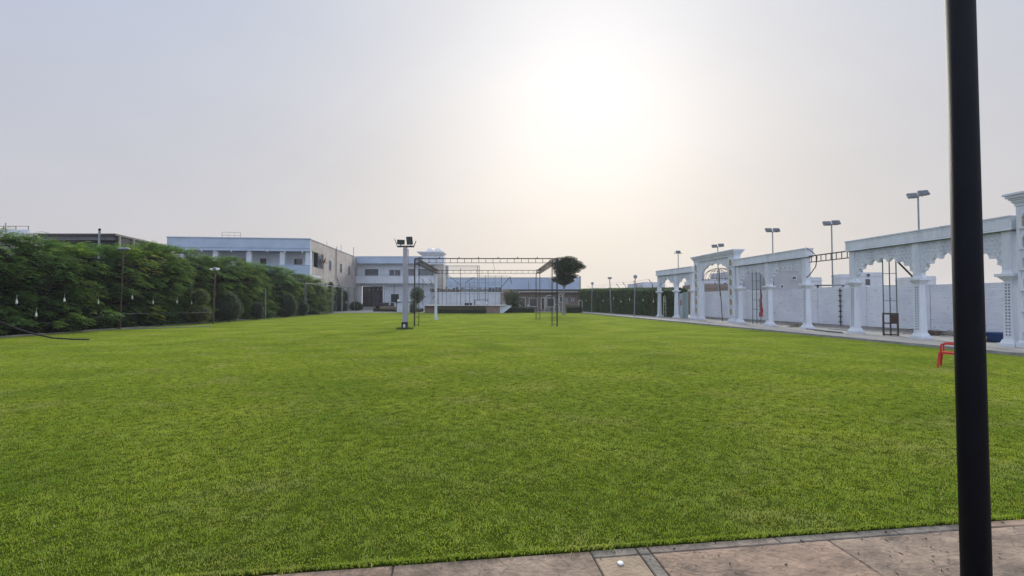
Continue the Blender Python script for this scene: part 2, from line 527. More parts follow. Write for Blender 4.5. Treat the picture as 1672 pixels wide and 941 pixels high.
# ------------------------------------------------------------------ ground, lawn, paving, walkway
g = MB(); n = 48
g.add([(260 * math.cos(2 * math.pi * i / n), 40 + 260 * math.sin(2 * math.pi * i / n), -.06) for i in range(n)], [tuple(range(n))])
struct(g.build('ground', M['dirt'], fix=False))

EA = math.atan(.13)                       # the lawn's front edge runs at this angle
E0 = Vector((16.1, 5.1, 0))              # near right corner of the lawn
ex = Vector((-math.cos(EA), -math.sin(EA), 0))
ey = Vector((-math.sin(EA), math.cos(EA), 0))
LW, LD = 46, 60


def lawn(u, v, z=0):
    p = E0 + ex * u + ey * v
    return (p.x, p.y, z)


g = MB()
g.add([lawn(0, 0, 0), lawn(LW, 0, 0), lawn(LW, LD, 0), lawn(0, LD, 0), lawn(0, 0, -.3), lawn(LW, 0, -.3), lawn(LW, LD, -.3), lawn(0, LD, -.3)],
      [(0, 1, 2, 3), (0, 4, 5, 1), (1, 5, 6, 2), (2, 6, 7, 3), (3, 7, 4, 0)])
struct(g.build('lawn', M['soil']))

# paved court behind the lawn
g = MB()
a = [lawn(-1, LD + .02), lawn(LW + 2, LD + .02), lawn(LW + 2, LD + 30), lawn(-1, LD + 30)]
g.add([(x, y, .05) for x, y, z in a] + [(x, y, -.3) for x, y, z in a], [(0, 1, 2, 3), (0, 4, 5, 1), (1, 5, 6, 2), (2, 6, 7, 3), (3, 7, 4, 0)])
struct(g.build('court_paving', M['kerb']))

# walkway along the arcade, with its kerb edge
g = MB()
a = [lawn(-.02, -6), lawn(-.02, 75), lawn(-9, 75), lawn(-9, -6)]
g.add([(x, y, .10) for x, y, z in a] + [(x, y, -.3) for x, y, z in a], [(0, 1, 2, 3), (0, 4, 5, 1), (1, 5, 6, 2), (2, 6, 7, 3), (3, 7, 4, 0)])
struct(g.build('walkway', M['kerb']))
# a thin kerb along the left hedge
g = MB()
for i in range(22):
    y0 = 18 + i * 2; o = .05 * math.sin(i * 1.7)
    g.box(-22.75 + o, -22.6 + o, y0, y0 + 1.96, -.05, .07 + .015 * math.sin(i * 2.3))
struct(g.build('kerb', M['kerb']))

# grass: 1 m squares of blades, repeated over the lawn
src = bpy.data.collections.new('grass_patches')
for vv in range(5):
    rnd = random.Random(100 + vv)
    vs = []; fs = []
    off = Vector((vv * 13.1, vv * 7.7, 0))
    for i in range(8600):
        x = rnd.uniform(-.5, .5); y = rnd.uniform(-.5, .5)
        cl_ = noise.noise(Vector((x * 7, y * 7, 0)) + off)
        cl2 = noise.noise(Vector((x * 17, y * 17, 3)) + off)
        if cl2 + .6 * cl_ < -.34 and rnd.random() < .4: continue
        h = .012 * (1 + 1.0 * cl_ + .8 * cl2) + rnd.uniform(.003, .012)
        if rnd.random() < .006: h += .016
        lean = rnd.uniform(.2, 1.2) + .4 * cl2
        an = 6.28 * noise.noise(Vector((x * 4, y * 4, 9)) + off) * 1.3 + rnd.gauss(0, 1.0)
        d = Vector((math.cos(an), math.sin(an), 0)); s_ = Vector((-d.y, d.x, 0)) * rnd.uniform(.0011, .0021)
        p = Vector((x, y, -.003)); q = p + Vector((0, 0, h * .55)) + d * h * lean * .3; r_ = p + Vector((0, 0, h * (1 - .25 * lean))) + d * h * lean
        b_ = len(vs)
        vs += [p - s_, p + s_, q + s_ * .9, q - s_ * .9, r_]
        fs += [(b_, b_ + 1, b_ + 2, b_ + 3), (b_ + 3, b_ + 2, b_ + 4)]
    me = bpy.data.meshes.new('grass_patch'); me.from_pydata([tuple(v) for v in vs], [], fs); me.materials.append(M['grass'])
    src.objects.link(bpy.data.objects.new('grass_patch', me))

pts = []; cover = []
for i in range(LW):
    for j in range(LD):
        u = i + .5; v = j + .5
        p = lawn(u, v, 0)
        if p[1] > 3 and abs(p[0]) > p[1] * 1.22 + 3: continue       # outside any view from near the camera
        if p[1] <= 3 and abs(p[0]) > 7: continue
        if p[0] < -23.1: continue
        pts.append(lawn(u, v, 0))
me = bpy.data.meshes.new('grass'); me.from_pydata(pts, [], [])
go = bpy.data.objects.new('grass', me); C.objects.link(go)
struct(go, 'stuff'); tag(go, 'short mown green grass covering the whole lawn', 'grass')
ng = bpy.data.node_groups.new('scatter_grass', 'GeometryNodeTree')
ng.interface.new_socket('Geometry', in_out='INPUT', socket_type='NodeSocketGeometry')
ng.interface.new_socket('Geometry', in_out='OUTPUT', socket_type='NodeSocketGeometry')
gi = ng.nodes.new('NodeGroupInput'); gout = ng.nodes.new('NodeGroupOutput')
iop = ng.nodes.new('GeometryNodeInstanceOnPoints'); ci = ng.nodes.new('GeometryNodeCollectionInfo')
ci.inputs['Collection'].default_value = src
ci.inputs['Separate Children'].default_value = True; ci.inputs['Reset Children'].default_value = True
iop.inputs['Pick Instance'].default_value = True
ri = ng.nodes.new('FunctionNodeRandomValue'); ri.data_type = 'INT'
ri.inputs['Min'].default_value if False else None
for s_ in ri.inputs:
    if s_.type == 'INT' and s_.name == 'Min': s_.default_value = 0
    if s_.type == 'INT' and s_.name == 'Max': s_.default_value = 4
rr = ng.nodes.new('FunctionNodeRandomValue'); rr.data_type = 'INT'
for s_ in rr.inputs:
    if s_.type == 'INT' and s_.name == 'Min': s_.default_value = 0
    if s_.type == 'INT' and s_.name == 'Max': s_.default_value = 3
    if s_.name == 'Seed': s_.default_value = 5
mm = ng.nodes.new('ShaderNodeMath'); mm.operation = 'MULTIPLY_ADD'; mm.inputs[1].default_value = math.pi / 2; mm.inputs[2].default_value = EA
cx = ng.nodes.new('ShaderNodeCombineXYZ')
oi = [o_ for o_ in ri.outputs if o_.type == 'INT'][0]; orr = [o_ for o_ in rr.outputs if o_.type == 'INT'][0]
ng.links.new(gi.outputs[0], iop.inputs['Points']); ng.links.new(ci.outputs[0], iop.inputs['Instance'])
ng.links.new(oi, iop.inputs['Instance Index'])
ng.links.new(orr, mm.inputs[0]); ng.links.new(mm.outputs[0], cx.inputs[2]); ng.links.new(cx.outputs[0], iop.inputs['Rotation'])
ng.links.new(iop.outputs[0], gout.inputs[0])
md = go.modifiers.new('grass', 'NODES'); md.node_group = ng

# stone paving in front: individual slabs with joints, in the frame of the lawn's edge
stones = [mat('sandstone_brown', (.31, .23, .17), .85, .45, 2.6, .8, 30, stain=(.10, .08, .065), sscale=2.4),
          mat('sandstone_red', (.33, .23, .165), .85, .45, 3.0, .8, 30, stain=(.11, .088, .072), sscale=2.8),
          mat('sandstone_grey', (.265, .215, .175), .85, .4, 2.8, .8, 30, stain=(.10, .088, .078), sscale=2.2),
          mat('sandstone_yellow', (.31, .235, .16), .85, .25, 4, .6, 40, stain=(.2, .155, .115), sscale=2.2),
          mat('edge_stone_grey', (.215, .19, .16), .85, .4, 4, .8, 30, stain=(.13, .12, .105), sscale=2),
          mat('joint_mortar', (.15, .13, .11), 1, .3, 12, .8, 50)]
pv = MB()
P0 = Vector((0, 3.0, 0)); px_ = Vector((math.cos(EA), math.sin(EA), 0)); py_ = Vector((-math.sin(EA), math.cos(EA), 0))
pv.M = Matrix(((px_.x, py_.x, 0, P0.x), (px_.y, py_.y, 0, P0.y), (0, 0, 1, 0), (0, 0, 0, 1)))
pv.mi = 5; pv.box(-16, 22, -9, -.012, -.3, -.022)
rnd = random.Random(4)


def slab(x0, x1, y0, y1, mi, dz=0):
    pv.mi = mi
    gp = .003 + rnd.random() * .002
    z = -.008 + dz
    x0 += gp; x1 -= gp; y0 += gp; y1 -= gp
    b = .006
    pv.add([(x0, y0, -.03), (x1, y0, -.03), (x1, y1, -.03), (x0, y1, -.03), (x0, y0, z - b), (x1, y0, z - b), (x1, y1, z - b), (x0, y1, z - b),
            (x0 + b, y0 + b, z), (x1 - b, y0 + b, z), (x1 - b, y1 - b, z), (x0 + b, y1 - b, z)],
           [(0, 1, 5, 4), (1, 2, 6, 5), (2, 3, 7, 6), (3, 0, 4, 7), (4, 5, 9, 8), (5, 6, 10, 9), (6, 7, 11, 10), (7, 4, 8, 11), (8, 9, 10, 11)])


# left part: wide slabs up to the grass
xs = [-14.2, -12.9, -11.7, -10.4, -9.2, -7.9, -6.8, -5.5, -4.3, -3.05, -1.9, -.75, .52]
for a, b_ in zip(xs[:-1], xs[1:]):
    slab(a, b_, -.30, -.012, rnd.choice([0, 2, 0, 1]), rnd.uniform(-.002, .002))
y = -.30; row = 0
while y > -8:
    y2 = y - rnd.choice([.62, .7, .55]); xx = -14.2 + (row % 2) * .6
    while xx < .5:
        x2 = min(xx + rnd.uniform(.9, 1.4), .52)
        if .52 - x2 < .3: x2 = .52
        slab(xx, x2, y2, y, rnd.choice([0, 2, 0, 1, 2]), rnd.uniform(-.002, .002)); xx = x2
    y = y2; row += 1
# yellow strip and the grey strip beside it
for a, b_ in ((-.10, -.012), (-1.1, -.10), (-2.1, -1.1), (-3.2, -2.1), (-4.4, -3.2), (-5.5, -4.4), (-8, -5.5)):
    slab(.52, .83, a, b_, 4 if a == -.10 else 3)
    slab(.83, .915, a, b_, 4)
# right part: grey edge stones, then big reddish slabs
xx = .915
while xx < 16:
    x2 = xx + rnd.uniform(.6, 1.1); slab(xx, x2, -.095, -.012, rnd.choice([4, 2, 4, 0]) if xx < 3.2 else rnd.choice([0, 1]), rnd.uniform(-.002, .002)); xx = x2
y = -.095; row = 0
while y > -8:
    y2 = y - rnd.choice([.85, .95, .7]); xx = .915
    while xx < 16:
        x2 = xx + rnd.uniform(1.1, 1.9) * (.6 if row % 2 and xx < 1 else 1)
        slab(xx, x2, y2, y, rnd.choice([0, 1, 1, 0, 2]), rnd.uniform(-.002, .002)); xx = x2
    y = y2; row += 1
struct(pv.build('paving', stones))

rnd = random.Random(55); vs = []; fs = []
for i in range(16000):
    u = rnd.uniform(8, 27); clump = noise.noise(Vector((u * 2.2, 0, 4))) * .5 + noise.noise(Vector((u * 9, 3, 4)))
    v = -rnd.random() ** 2 * (.035 + .035 * clump) + rnd.uniform(0, .03)
    p = Vector(lawn(u, v, -.006)); a = rnd.gauss(-1.57, .9) + EA
    h = rnd.uniform(.012, .032) * (1 + .5 * clump)
    d = Vector((math.cos(a), math.sin(a), 0)); s_ = Vector((-d.y, d.x, 0)) * rnd.uniform(.0013, .0026)
    le = rnd.uniform(.2, 1.1); b_ = len(vs)
    q = p + Vector((0, 0, h * .6)) + d * h * le * .3; r_ = p + Vector((0, 0, h * (1 - .3 * le))) + d * h * le
    vs += [tuple(k) for k in (p - s_, p + s_, q + s_, q - s_, r_)]; fs += [(b_, b_ + 1, b_ + 2, b_ + 3), (b_ + 3, b_ + 2, b_ + 4)]
me = bpy.data.meshes.new('grass_fringe'); me.from_pydata(vs, [], fs); me.materials.append(M['grass'])
o = bpy.data.objects.new('grass_fringe', me); C.objects.link(o); struct(o, 'stuff'); tag(o, 'ragged grass blades spilling over the paving edge', 'grass')
m = MB()
for i in range(420):
    x = rnd.uniform(-3, 6); y = 3 + .13 * x - rnd.random() ** 1.5 * 1.2 - .03; r_ = rnd.uniform(.0015, .005)
    m.sphere((x, y, -.007 + r_ * .5), r_, r_ * rnd.uniform(.6, 1.2), r_ * .7, 6, 4)
for i in range(260):
    x = rnd.uniform(-3, 6); y = 3 + .13 * x - rnd.random() * 1.3 - .03; a = rnd.uniform(0, 3.14); l = rnd.uniform(.006, .028)
    m.mi = 1
    m.tube([(x, y, -.004), (x + l * math.cos(a), y + l * math.sin(a), -.0035)], rnd.uniform(.0012, .004), 5)
m.mi = 0
o = m.build('grit', [mat('grit', (.2, .17, .13), .95, .5, 30), mat('dark_crumbs', (.06, .045, .03), .95, .5, 30)], fix=False); struct(o, 'stuff'); tag(o, 'loose grit and crumbs scattered on the stone paving', 'grit')

for st in stones[:5]:
    t_ = st.node_tree; b_ = t_.nodes['Principled BSDF']; lk = b_.inputs['Base Color'].links[0]; src_ = lk.from_socket
    tcn = t_.nodes.new('ShaderNodeTexCoord'); wn = t_.nodes.new('ShaderNodeTexNoise'); wn.inputs['Scale'].default_value = 2.5; wn.inputs['Detail'].default_value = 6
    t_.links.new(tcn.outputs['Object'], wn.inputs['Vector'])
    wm = t_.nodes.new('ShaderNodeMix'); wm.data_type = 'VECTOR'; wm.inputs[0].default_value = .35; t_.links.new(tcn.outputs['Object'], wm.inputs[4]); t_.links.new(wn.outputs[1], wm.inputs[5])
    vo_ = t_.nodes.new('ShaderNodeTexVoronoi'); vo_.feature = 'DISTANCE_TO_EDGE'; vo_.inputs['Scale'].default_value = 2.6; t_.links.new(wm.outputs[1], vo_.inputs['Vector'])
    mr_ = t_.nodes.new('ShaderNodeMapRange'); mr_.inputs[1].default_value = 0; mr_.inputs[2].default_value = .012; mr_.inputs[3].default_value = .75; mr_.inputs[4].default_value = 0
    t_.links.new(vo_.outputs[0], mr_.inputs[0])
    mk = t_.nodes.new('ShaderNodeTexNoise'); mk.inputs['Scale'].default_value = 1.3; t_.links.new(tcn.outputs['Object'], mk.inputs['Vector'])
    mk2 = t_.nodes.new('ShaderNodeMapRange'); mk2.inputs[1].default_value = .48; mk2.inputs[2].default_value = .58; t_.links.new(mk.outputs[0], mk2.inputs[0])
    ml = t_.nodes.new('ShaderNodeMath'); ml.operation = 'MULTIPLY'; t_.links.new(mr_.outputs[0], ml.inputs[0]); t_.links.new(mk2.outputs[0], ml.inputs[1])
    mx_ = t_.nodes.new('ShaderNodeMix'); mx_.data_type = 'RGBA'; t_.links.new(ml.outputs[0], mx_.inputs[0]); t_.links.new(src_, mx_.inputs[6]); mx_.inputs[7].default_value = (.07, .055, .045, 1)
    t_.links.new(mx_.outputs[2], b_.inputs['Base Color'])

# ------------------------------------------------------------------ arcade on the right
ARC0 = Vector((16.85, 15.3, .1)); AU = Vector((-.08, 1, 0)).normalized(); ARZ = math.atan2(AU.y, AU.x)
BAY = 3.16; EH = 4.4


def arc_pt(s_, y_=0, z_=0):
    nrm_ = Vector((-AU.y, AU.x, 0))
    return ARC0 + AU * s_ + nrm_ * y_ + Vector((0, 0, z_))


def cusped(cx, a, z0, rise, n=9, bulge=.42, pw=.85):
    """multifoil arch from right foot to left foot"""
    base = []
    for i in range(n + 1):
        t = math.pi * i / n
        base.append(Vector((cx + a * math.cos(t), z0 + rise * math.sin(t) ** pw if 0 < i < n else z0)))
    cen = Vector((cx, z0 - .2)); out_ = []
    for i in range(n):
        p, q = base[i], base[i + 1]
        mid = (p + q) / 2; d = (q - p); nn = Vector((d.y, -d.x)).normalized()
        if nn.dot(mid - cen) < 0: nn = -nn
        for k in range(6):
            t = k / 6
            out_.append(p + d * t + nn * d.length * bulge * math.sin(math.pi * t) ** .75)
    out_.append(base[-1])
    return [(v.x, v.y) for v in out_]


def make_column(parent, s_, lattice=True, wd=1.0):
    m = MB()
    m.box(s_ - .26, s_ + .26, -.26, .26, 0, .11)
    m.frustum(s_, 0, .11, .24, .21, .21, .17, .17)
    m.frustum(s_, 0, .24, 2.22, .15, .15, .115, .12)
    if lattice:
        for side in (-1, 1):
            for k in range(17):
                z = .36 + k * .106; w_ = .15 - .03 * (z - .24) / 2
                yy = side * w_
                for q in (-.045, .045):
                    m.mi = 0; m.box(s_ + q - .038, s_ + q + .038, yy - .012, yy + .006, z - .01, z + .075)
                    m.mi = 1; m.box(s_ + q - .024, s_ + q + .024, yy - .012, yy + .010, z + .005, z + .058)  # raised dark block, its colour painted as a shaded opening
        m.mi = 0
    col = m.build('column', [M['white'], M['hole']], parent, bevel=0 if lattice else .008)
    m = MB()
    m.frustum(s_, 0, 2.22, 2.36, .13, .13, .23, .23)
    m.box(s_ - .28, s_ + .28, -.27, .27, 2.36, 2.46)
    m.build('capital', M['white'], col, bevel=.008)
    m = MB()
    m.box(s_ - .14, s_ + .14, -.145, .145, 2.46, EH - .5)
    m.box(s_ - .09, s_ + .09, .14, .155, 2.62, EH - .62)
    m.box(s_ - .09, s_ + .09, -.155, -.14, 2.62, EH - .62)
    m.build('pilaster', M['white'], col, bevel=.006)


def spandrel(parent, s0, s1, z0, ztop, rise, n=9, inset=.0, carve=True, th=.11, lab=None):
    a = (s1 - s0) / 2 - inset; cx = (s0 + s1) / 2
    arch = cusped(cx, a, z0, rise, n)
    poly = [(s0, ztop), (s0, z0)]
    if inset > .001: poly.append((cx - a, z0))
    ar = list(reversed(arch))
    poly += ar[(0 if inset > .001 else 1):]
    if inset > .001: pass
    else: poly[-1] = (s1, z0)
    if inset > .001: poly.append((s1, z0))
    poly.append((s1, ztop))
    # drop duplicates
    pp = [poly[0]]
    for p in poly[1:]:
        if (Vector(p) - Vector(pp[-1])).length > 1e-4: pp.append(p)
    m = MB(); m.prism(pp, -th, th)
    if carve:
        st = .165; rr_ = .066
        nx = int((s1 - s0 - .1) / st)
        j = 0; z = ztop - .1
        while z > z0 + .05:
            for i in range(nx + 1):
                x = s0 + .09 + i * st + (st / 2 if j % 2 else 0)
                if x > s1 - .08: continue
                # keep clear of the opening
                t = (x - cx) / (a + .02)
                lim = z0 + (rise + .17) * (max(0, 1 - min(1, abs(t)) ** 2)) ** .5 if abs(t) < 1.06 else z0 - 1
                if z - rr_ < lim + .03 and abs(t) < 1.0: continue
                o_ = [(x + rr_ * math.cos(q * math.pi / 4), z + rr_ * math.sin(q * math.pi / 4)) for q in range(8)]
                i_ = [(x + rr_ * .55 * math.cos(q * math.pi / 4), z + rr_ * .55 * math.sin(q * math.pi / 4)) for q in range(8)]
                for y0, y1 in ((th - .002, th + .028), (-th - .028, -th + .002)):
                    m.ringprism(o_, i_, y0, y1)
                    m.box(x - .018, x + .018, y0, y1, z - .018, z + .018)
            z -= st * .88; j += 1
    return m.build('arch_panel', M['white'], parent)


def entab(parent, s0, s1, panels):
    m = MB()
    zt = EH
    m.box(s0, s1, -.24, .24, zt - .5, zt - .05)
    m.box(s0 - .02, s1 + .02, -.27, .27, zt - .05, zt)
    m.box(s0, s1, -.26, .26, zt - .5, zt - .46)
    for a, b in panels:
        for side in (-1, 1):
            y0, y1 = sorted((side * .238, side * .252))
            m.box(a, b, y0, y1, zt - .12, zt - .10); m.box(a, b, y0, y1, zt - .42, zt - .40)
            m.box(a, a + .02, y0, y1, zt - .40, zt - .12); m.box(b - .02, b, y0, y1, zt - .40, zt - .12)
    return m.build('entablature', M['white'], parent, bevel=.006)


def arcade(label, loc, rz, bays, n=9, rise=.86, panels=None, lattice=True):
    t = thing('arcade', label, 'arcade', loc, rz, 'white carved arcades along the right side')
    L_ = bays[-1]
    for s_ in bays: make_column(t, s_, lattice)
    for a, b in zip(bays[:-1], bays[1:]):
        spandrel(t, a + .14, b - .14, 2.46, EH - .5, rise, n, inset=.10, th=.09)
    entab(t, -.24, L_ + .24, panels or [(.1, L_ - .1)])
    return t


arcade('white arcade with two wide scalloped arches behind the red chair and black post', ARC0, ARZ, [0, BAY, 2 * BAY], 9, .80, [(.2, 3.9), (4.1, 5.9)])
arcade('white arcade with two scalloped arches between the open gap and the far gate', arc_pt(3 * BAY), ARZ, [0, BAY, 2 * BAY], 11, .92, [(.3, 3.0), (3.2, 6.0)])
c2 = Vector((14.68, 40.35, .1)); c1 = Vector((14.12, 43.4, .1)); gl = Vector((15.05, 37.75, .1))
du = (c1 - gl).normalized()
arcade('farthest white arcade with two plain narrow arches beside the trimmed hedge', gl, math.atan2(du.y, du.x), [0, (c2 - gl).length, (c1 - gl).length], 3, .8, lattice=False)


def niche_poly(w_, h_, k=1.0):
    """a small cusped niche outline, centre bottom at 0"""
    p = [(-w_ / 2, 0), (w_ / 2, 0), (w_ / 2, h_ * .45)]
    for (a, b) in ((.50, .62), (.40, .66), (.38, .80), (.24, .84), (.15, .95), (0, 1.03), (-.15, .95), (-.24, .84), (-.38, .80), (-.40, .66), (-.50, .62)):
        p.append((a * w_, b * h_))
    p.append((-w_ / 2, h_ * .45))
    return p


def gate(label, s0, width):
    """a taller gate pavilion; local x along the arcade from its near edge"""
    t = thing('gate_arch', label, 'gateway', arc_pt(s0), ARZ, 'tall white gate arches of the arcade')
    pw = .8; H = 5.1; prot = .20; back = -.24; CB = .45
    for a, b in ((0, pw), (width - pw, width)):
        m = MB()
        m.box(a, b, back, prot, .25, H - CB)
        m.box(a - .06, b + .06, back - .05, prot + .06, 0, .17)
        m.frustum((a + b) / 2, (back + prot) / 2, .17, .25, pw / 2 + .04, (prot - back) / 2 + .04, pw / 2, (prot - back) / 2)
        # framing strips of the panelled face
        for side, yy in ((1, prot), (-1, back)):
            y0, y1 = sorted((yy - side * .002, yy + side * .03))
            m.box(a + .04, a + .12, y0, y1, .3, H - CB - .05); m.box(b - .12, b - .04, y0, y1, .3, H - CB - .05)
        pr = m.build('pier', M['white'], t, bevel=.01)
        cx = (a + b) / 2
        for k in range(6):
            z = .50 + k * .68
            for side, yy in ((1, prot), (-1, back)):
                y0, y1 = sorted((yy, yy + side * .07)); yp0, yp1 = sorted((yy - side * .01, yy + side * .012))
                inn = [(cx + x, z + .06 + zz) for x, zz in niche_poly(.42, .50)]
                outn = [(cx + x * 1.42, z + zz * 1.25) for x, zz in niche_poly(.42, .50)]
                q = MB(); q.ringprism(outn, inn, y0, y1)
                nf = q.build('niche_frame', M['white'], pr)
                q = MB(); q.mi = 0; q.prism(inn, yp0, yp1)
                q.build('niche_back', M['tan'], pr)
                break
    # arch panel between the piers, slightly recessed
    a = (width - 2 * pw)
    arch = cusped(width / 2, a / 2 - .13, 3.2, 1.05, 7, .16, .8)
    pp = [(pw, H - CB), (pw, 3.2)] + list(reversed(arch)) + [(width - pw, 3.2), (width - pw, H - CB)]
    m = MB(); m.prism(pp, -.08, .08)
    m.build('arch_panel', M['white'], t)
    # flared cornice in steps
    m = MB(); z = H - CB; o = 0
    for dz, ov in ((.10, .02), (.05, .05), (.07, .08), (.06, .12), (.09, .17), (.08, .22)):
        m.box(-ov, width + ov, back - ov, prot + ov, z + .001, z + dz); z += dz
    m.build('cornice', M['white'], t, bevel=.01)
    return t


gate('tall white gate arch with tan niches among the arcades, distant of the two', 2 * BAY * 2 + BAY + .25, 5.8)
gate('tall white gate arch with tan niches cut off at the right edge', -6.55, 6.2)

# steel truss filling the gap of the arcade
a = arc_pt(2 * BAY + .25, 0, 0); L_ = BAY - .5
t = thing('lattice_beam', 'rusty ladder shaped steel beam bridging the open gap between two arcades', 'steel beam', a, ARZ)
m = MB(); m.bar((0, 0, 3.95), (L_, 0, 3.95), .03); m.bar((0, 0, 3.62), (L_, 0, 3.62), .025)
m.build('chord', M['rust'], t)
m = MB()
for k in range(8):
    x = .15 + k * (L_ - .3) / 7; m.bar((x, 0, 3.63), (x, 0, 3.94), .016)
m.build('strut', M['rust'], t)
m = MB(); m.tube([(L_ + .1, .1, 4.42), (L_ - .4, .15, 4.15), (L_ - .75, .15, 3.85), (L_ - .6, .12, 3.35), (L_ - .15, .1, 2.95), (L_ + .1, .1, 2.8)], .025, 6)
m.build('bent_tube', M['rust'], t)

# ------------------------------------------------------------------ whitewashed boundary wall
W0 = Vector((21.5, 12, 0)); W1 = Vector((16.75, 40.5, 0))
wd = (W1 - W0); wl = wd.length; wr = math.atan2(wd.y, wd.x)
t = thing('boundary_wall', 'long whitewashed stacked stone wall standing behind the white arcades', 'wall', W0, wr)
m = MB(); segs = 9
for i in range(segs):
    a = i * wl / segs; b = (i + 1) * wl / segs - .03
    m.box(a, b, -.15, .12 + .01 * (i % 2), .25, 2.42 + .03 * math.sin(i * 2))
m.build('stone_panel', M['stonewhite'], t)
m = MB(); m.box(0, wl, -.12, .06, -.1, 2.3); m.build('wall_core', M['concrete'], t)
m = MB()
m.tube([(14.4, .2, .2), (14.4, .2, 2.35)], .03, 6)
for k in range(7): m.box(14.34, 14.46, .14, .26, .4 + k * .3, .46 + k * .3)
m.build('drainpipe', M['darkroof'], t)

# wall and pale panels closing the walkway beyond the gate
t = thing('panel_screen', 'pale green and white panels leaning behind the farthest arcade', 'screen', (15.35, 40.6, .1), R(98))
m = MB()
m.box(0, .7, 0, .05, 0, 2.2); m.box(.75, 1.9, -.06, 0, 0, 2.0); m.build('board', M['white2'], t)
m = MB(); m.box(-.9, -.05, .05, .1, 0, 2.3); m.build('board', mat('pale_green_board', (.3, .38, .38), .6, .1), t)
m = MB(); m.box(.2, .5, .052, .07, 1.1, 1.6); m.build('notice', mat('pinkish_notice', (.4, .25, .22), .8, .1), t)

# ------------------------------------------------------------------ floodlight masts behind the wall
def flood_mast(label, px, ptop, Y, heads=2, tilt=0.0, rz=0, z0=-.05):
    x = xat(px, Y); h = zat(ptop, Y)
    t = thing('floodlight_mast', label, 'floodlight', (x, Y, 0), rz, 'floodlight masts behind the right wall')
    m = MB(); m.tube([(0, 0, z0), (0, 0, h * .5)], .05, 8); m.tube([(0, 0, h * .5), (0, 0, h)], .038, 8); m.tube([(0, 0, h * .5 - .05), (0, 0, h * .5 + .05)], .06, 8)
    m.build('pole', M['greysteel'], t)
    m = MB(); m.bar((-.42, 0, h), (.42, 0, h + tilt * .4), .025)
    for s_ in (-.3, .3):
        m.bar((s_ - .05, .05, h), (s_ - .05, .05, h + .2), .012)
    m.build('crossbar', M['greysteel'], t)
    for s_ in ((-.28, .28) if heads == 2 else (0,)):
        f = MB(); f.M = Matrix.Translation((s_, 0, h + .14 + tilt * s_)) @ Matrix.Rotation(R(-122), 4, 'X') @ Matrix.Rotation(tilt * .5, 4, 'Y')
        f.box(-.23, .23, -.14, .14, -.05, .04); f.box(-.17, .17, -.1, .1, .04, .08)
        for q in range(7): f.box(-.17 + q * .055, -.155 + q * .055, -.1, .1, .08, .12)
        fo = f.build('lamp_head', M['greysteel'], t, bevel=.006)
        f2 = MB(); f2.M = f.M; f2.box(-.2, .2, -.115, .115, -.062, -.052); f2.build('lens', M['glass'], fo)
    return t


flood_mast('tallest looking floodlight mast left of the black post with a tilted twin head', 1503, 322, 22.8, 2, .25)
flood_mast('floodlight mast rising through the gap above the lattice beam', 1360, 368, 27.7, 2, .1)
flood_mast('floodlight mast above the second arcade with a flat twin head', 1263, 379, 32.5, 2, 0)
flood_mast('floodlight mast peeking over the far gate cornice', 1173, 404, 38.7, 2, .15)
flood_mast('floodlight mast with single head above the farthest arcade', 1108, 414, 44.9, 1, 0)

# ------------------------------------------------------------------ frames, ladder, tub and clutter under the arcades
def ladder_frame(label, s_, y_, h, w_, rz_extra=0):
    t = thing('access_scaffold', label, 'steel frame', arc_pt(s_, y_), ARZ + rz_extra)
    for k in (-1, 0, 1):
        m = MB(); m.bar((k * w_ / 2, .03 * k, 0), (k * w_ / 2, .03 * k, h + (.08 if k == 0 else 0)), .024); m.build('upright', M['greensteel'], t)
    for z in [h * .08, h * .28, h * .46, h * .66, h * .82]:
        m = MB(); m.bar((-w_ / 2, 0, z), (w_ / 2, 0, z), .014); m.build('rung', M['greensteel'], t)
    return t


t = ladder_frame('tall narrow green steel frame with brown box foot standing under the nearest arcade', 4.75, -.25, 3.35, .46, R(-130))
m = MB(); m.bar((.23, .03, 3.35), (.85, .4, 2.55), .03); m.build('bent_tube', M['steel'], t)
m = MB()
for z in (.05, .55, .98):
    m.bar((-.25, -.1, z), (.25, -.1, z), .025); m.bar((-.25, .15, z), (.25, .15, z), .025)
for x in (-.25, 0, .25):
    m.bar((x, -.1, 0), (x, -.1, 1), .025); m.bar((x, .15, 0), (x, .15, 1), .025)
m.box(0, .24, -.13, -.11, .58, .95)
m.build('foot_box', mat('brown_painted_steel', (.05, .025, .02), .6, .2), t)
t = ladder_frame('tall green steel frame leaning in the arch nearest the far gate', 3 * BAY + 4.9, -.3, 3.45, .46, R(-130))
m = MB()
for k in range(6):
    z0 = 2.3 - k * .3
    m.frustum(.24 + .02 * math.sin(k * 2), .06, z0 - .3, z0, .05 + k * .012, .03, .04 + k * .012, .03)
o = m.build('red_cloth', M['redcloth'], None); o.parent = None
o.location = t.location; o.rotation_euler = t.rotation_euler
tag(o, 'red cloth hanging from the green steel frame by the far gate', 'cloth')

# wire canopy frame on a crooked pole inside the far gate
t = thing('canopy_frame', 'crooked dark pole with a domed wire frame inside the far gate arch', 'canopy frame', arc_pt(5 * BAY + .3 + 2.7, -.3), ARZ)
m = MB(); m.tube([(-.25, 0, 0), (-.15, 0, 1.4), (.05, 0, 2.6), (.1, 0, 3.95)], .035, 6); m.build('pole', M['rust'], t)
m = MB()
for k in range(6):
    an = k * math.pi / 6
    m.tube([(.1 + 1.6 * math.cos(q) * math.cos(an), 1.1 * math.cos(q) * math.sin(an), 3.15 + .85 * math.sin(q)) for q in [math.pi * i / 12 for i in range(13)]], .014, 4)
m.tube([(.1 + 1.6 * math.cos(q), 1.1 * math.sin(q), 3.15) for q in [2 * math.pi * i / 20 for i in range(21)]], .02, 4)
m.tube([(.1 + 1.0 * math.cos(q), .7 * math.sin(q), 3.8) for q in [2 * math.pi * i / 20 for i in range(21)]], .015, 4)
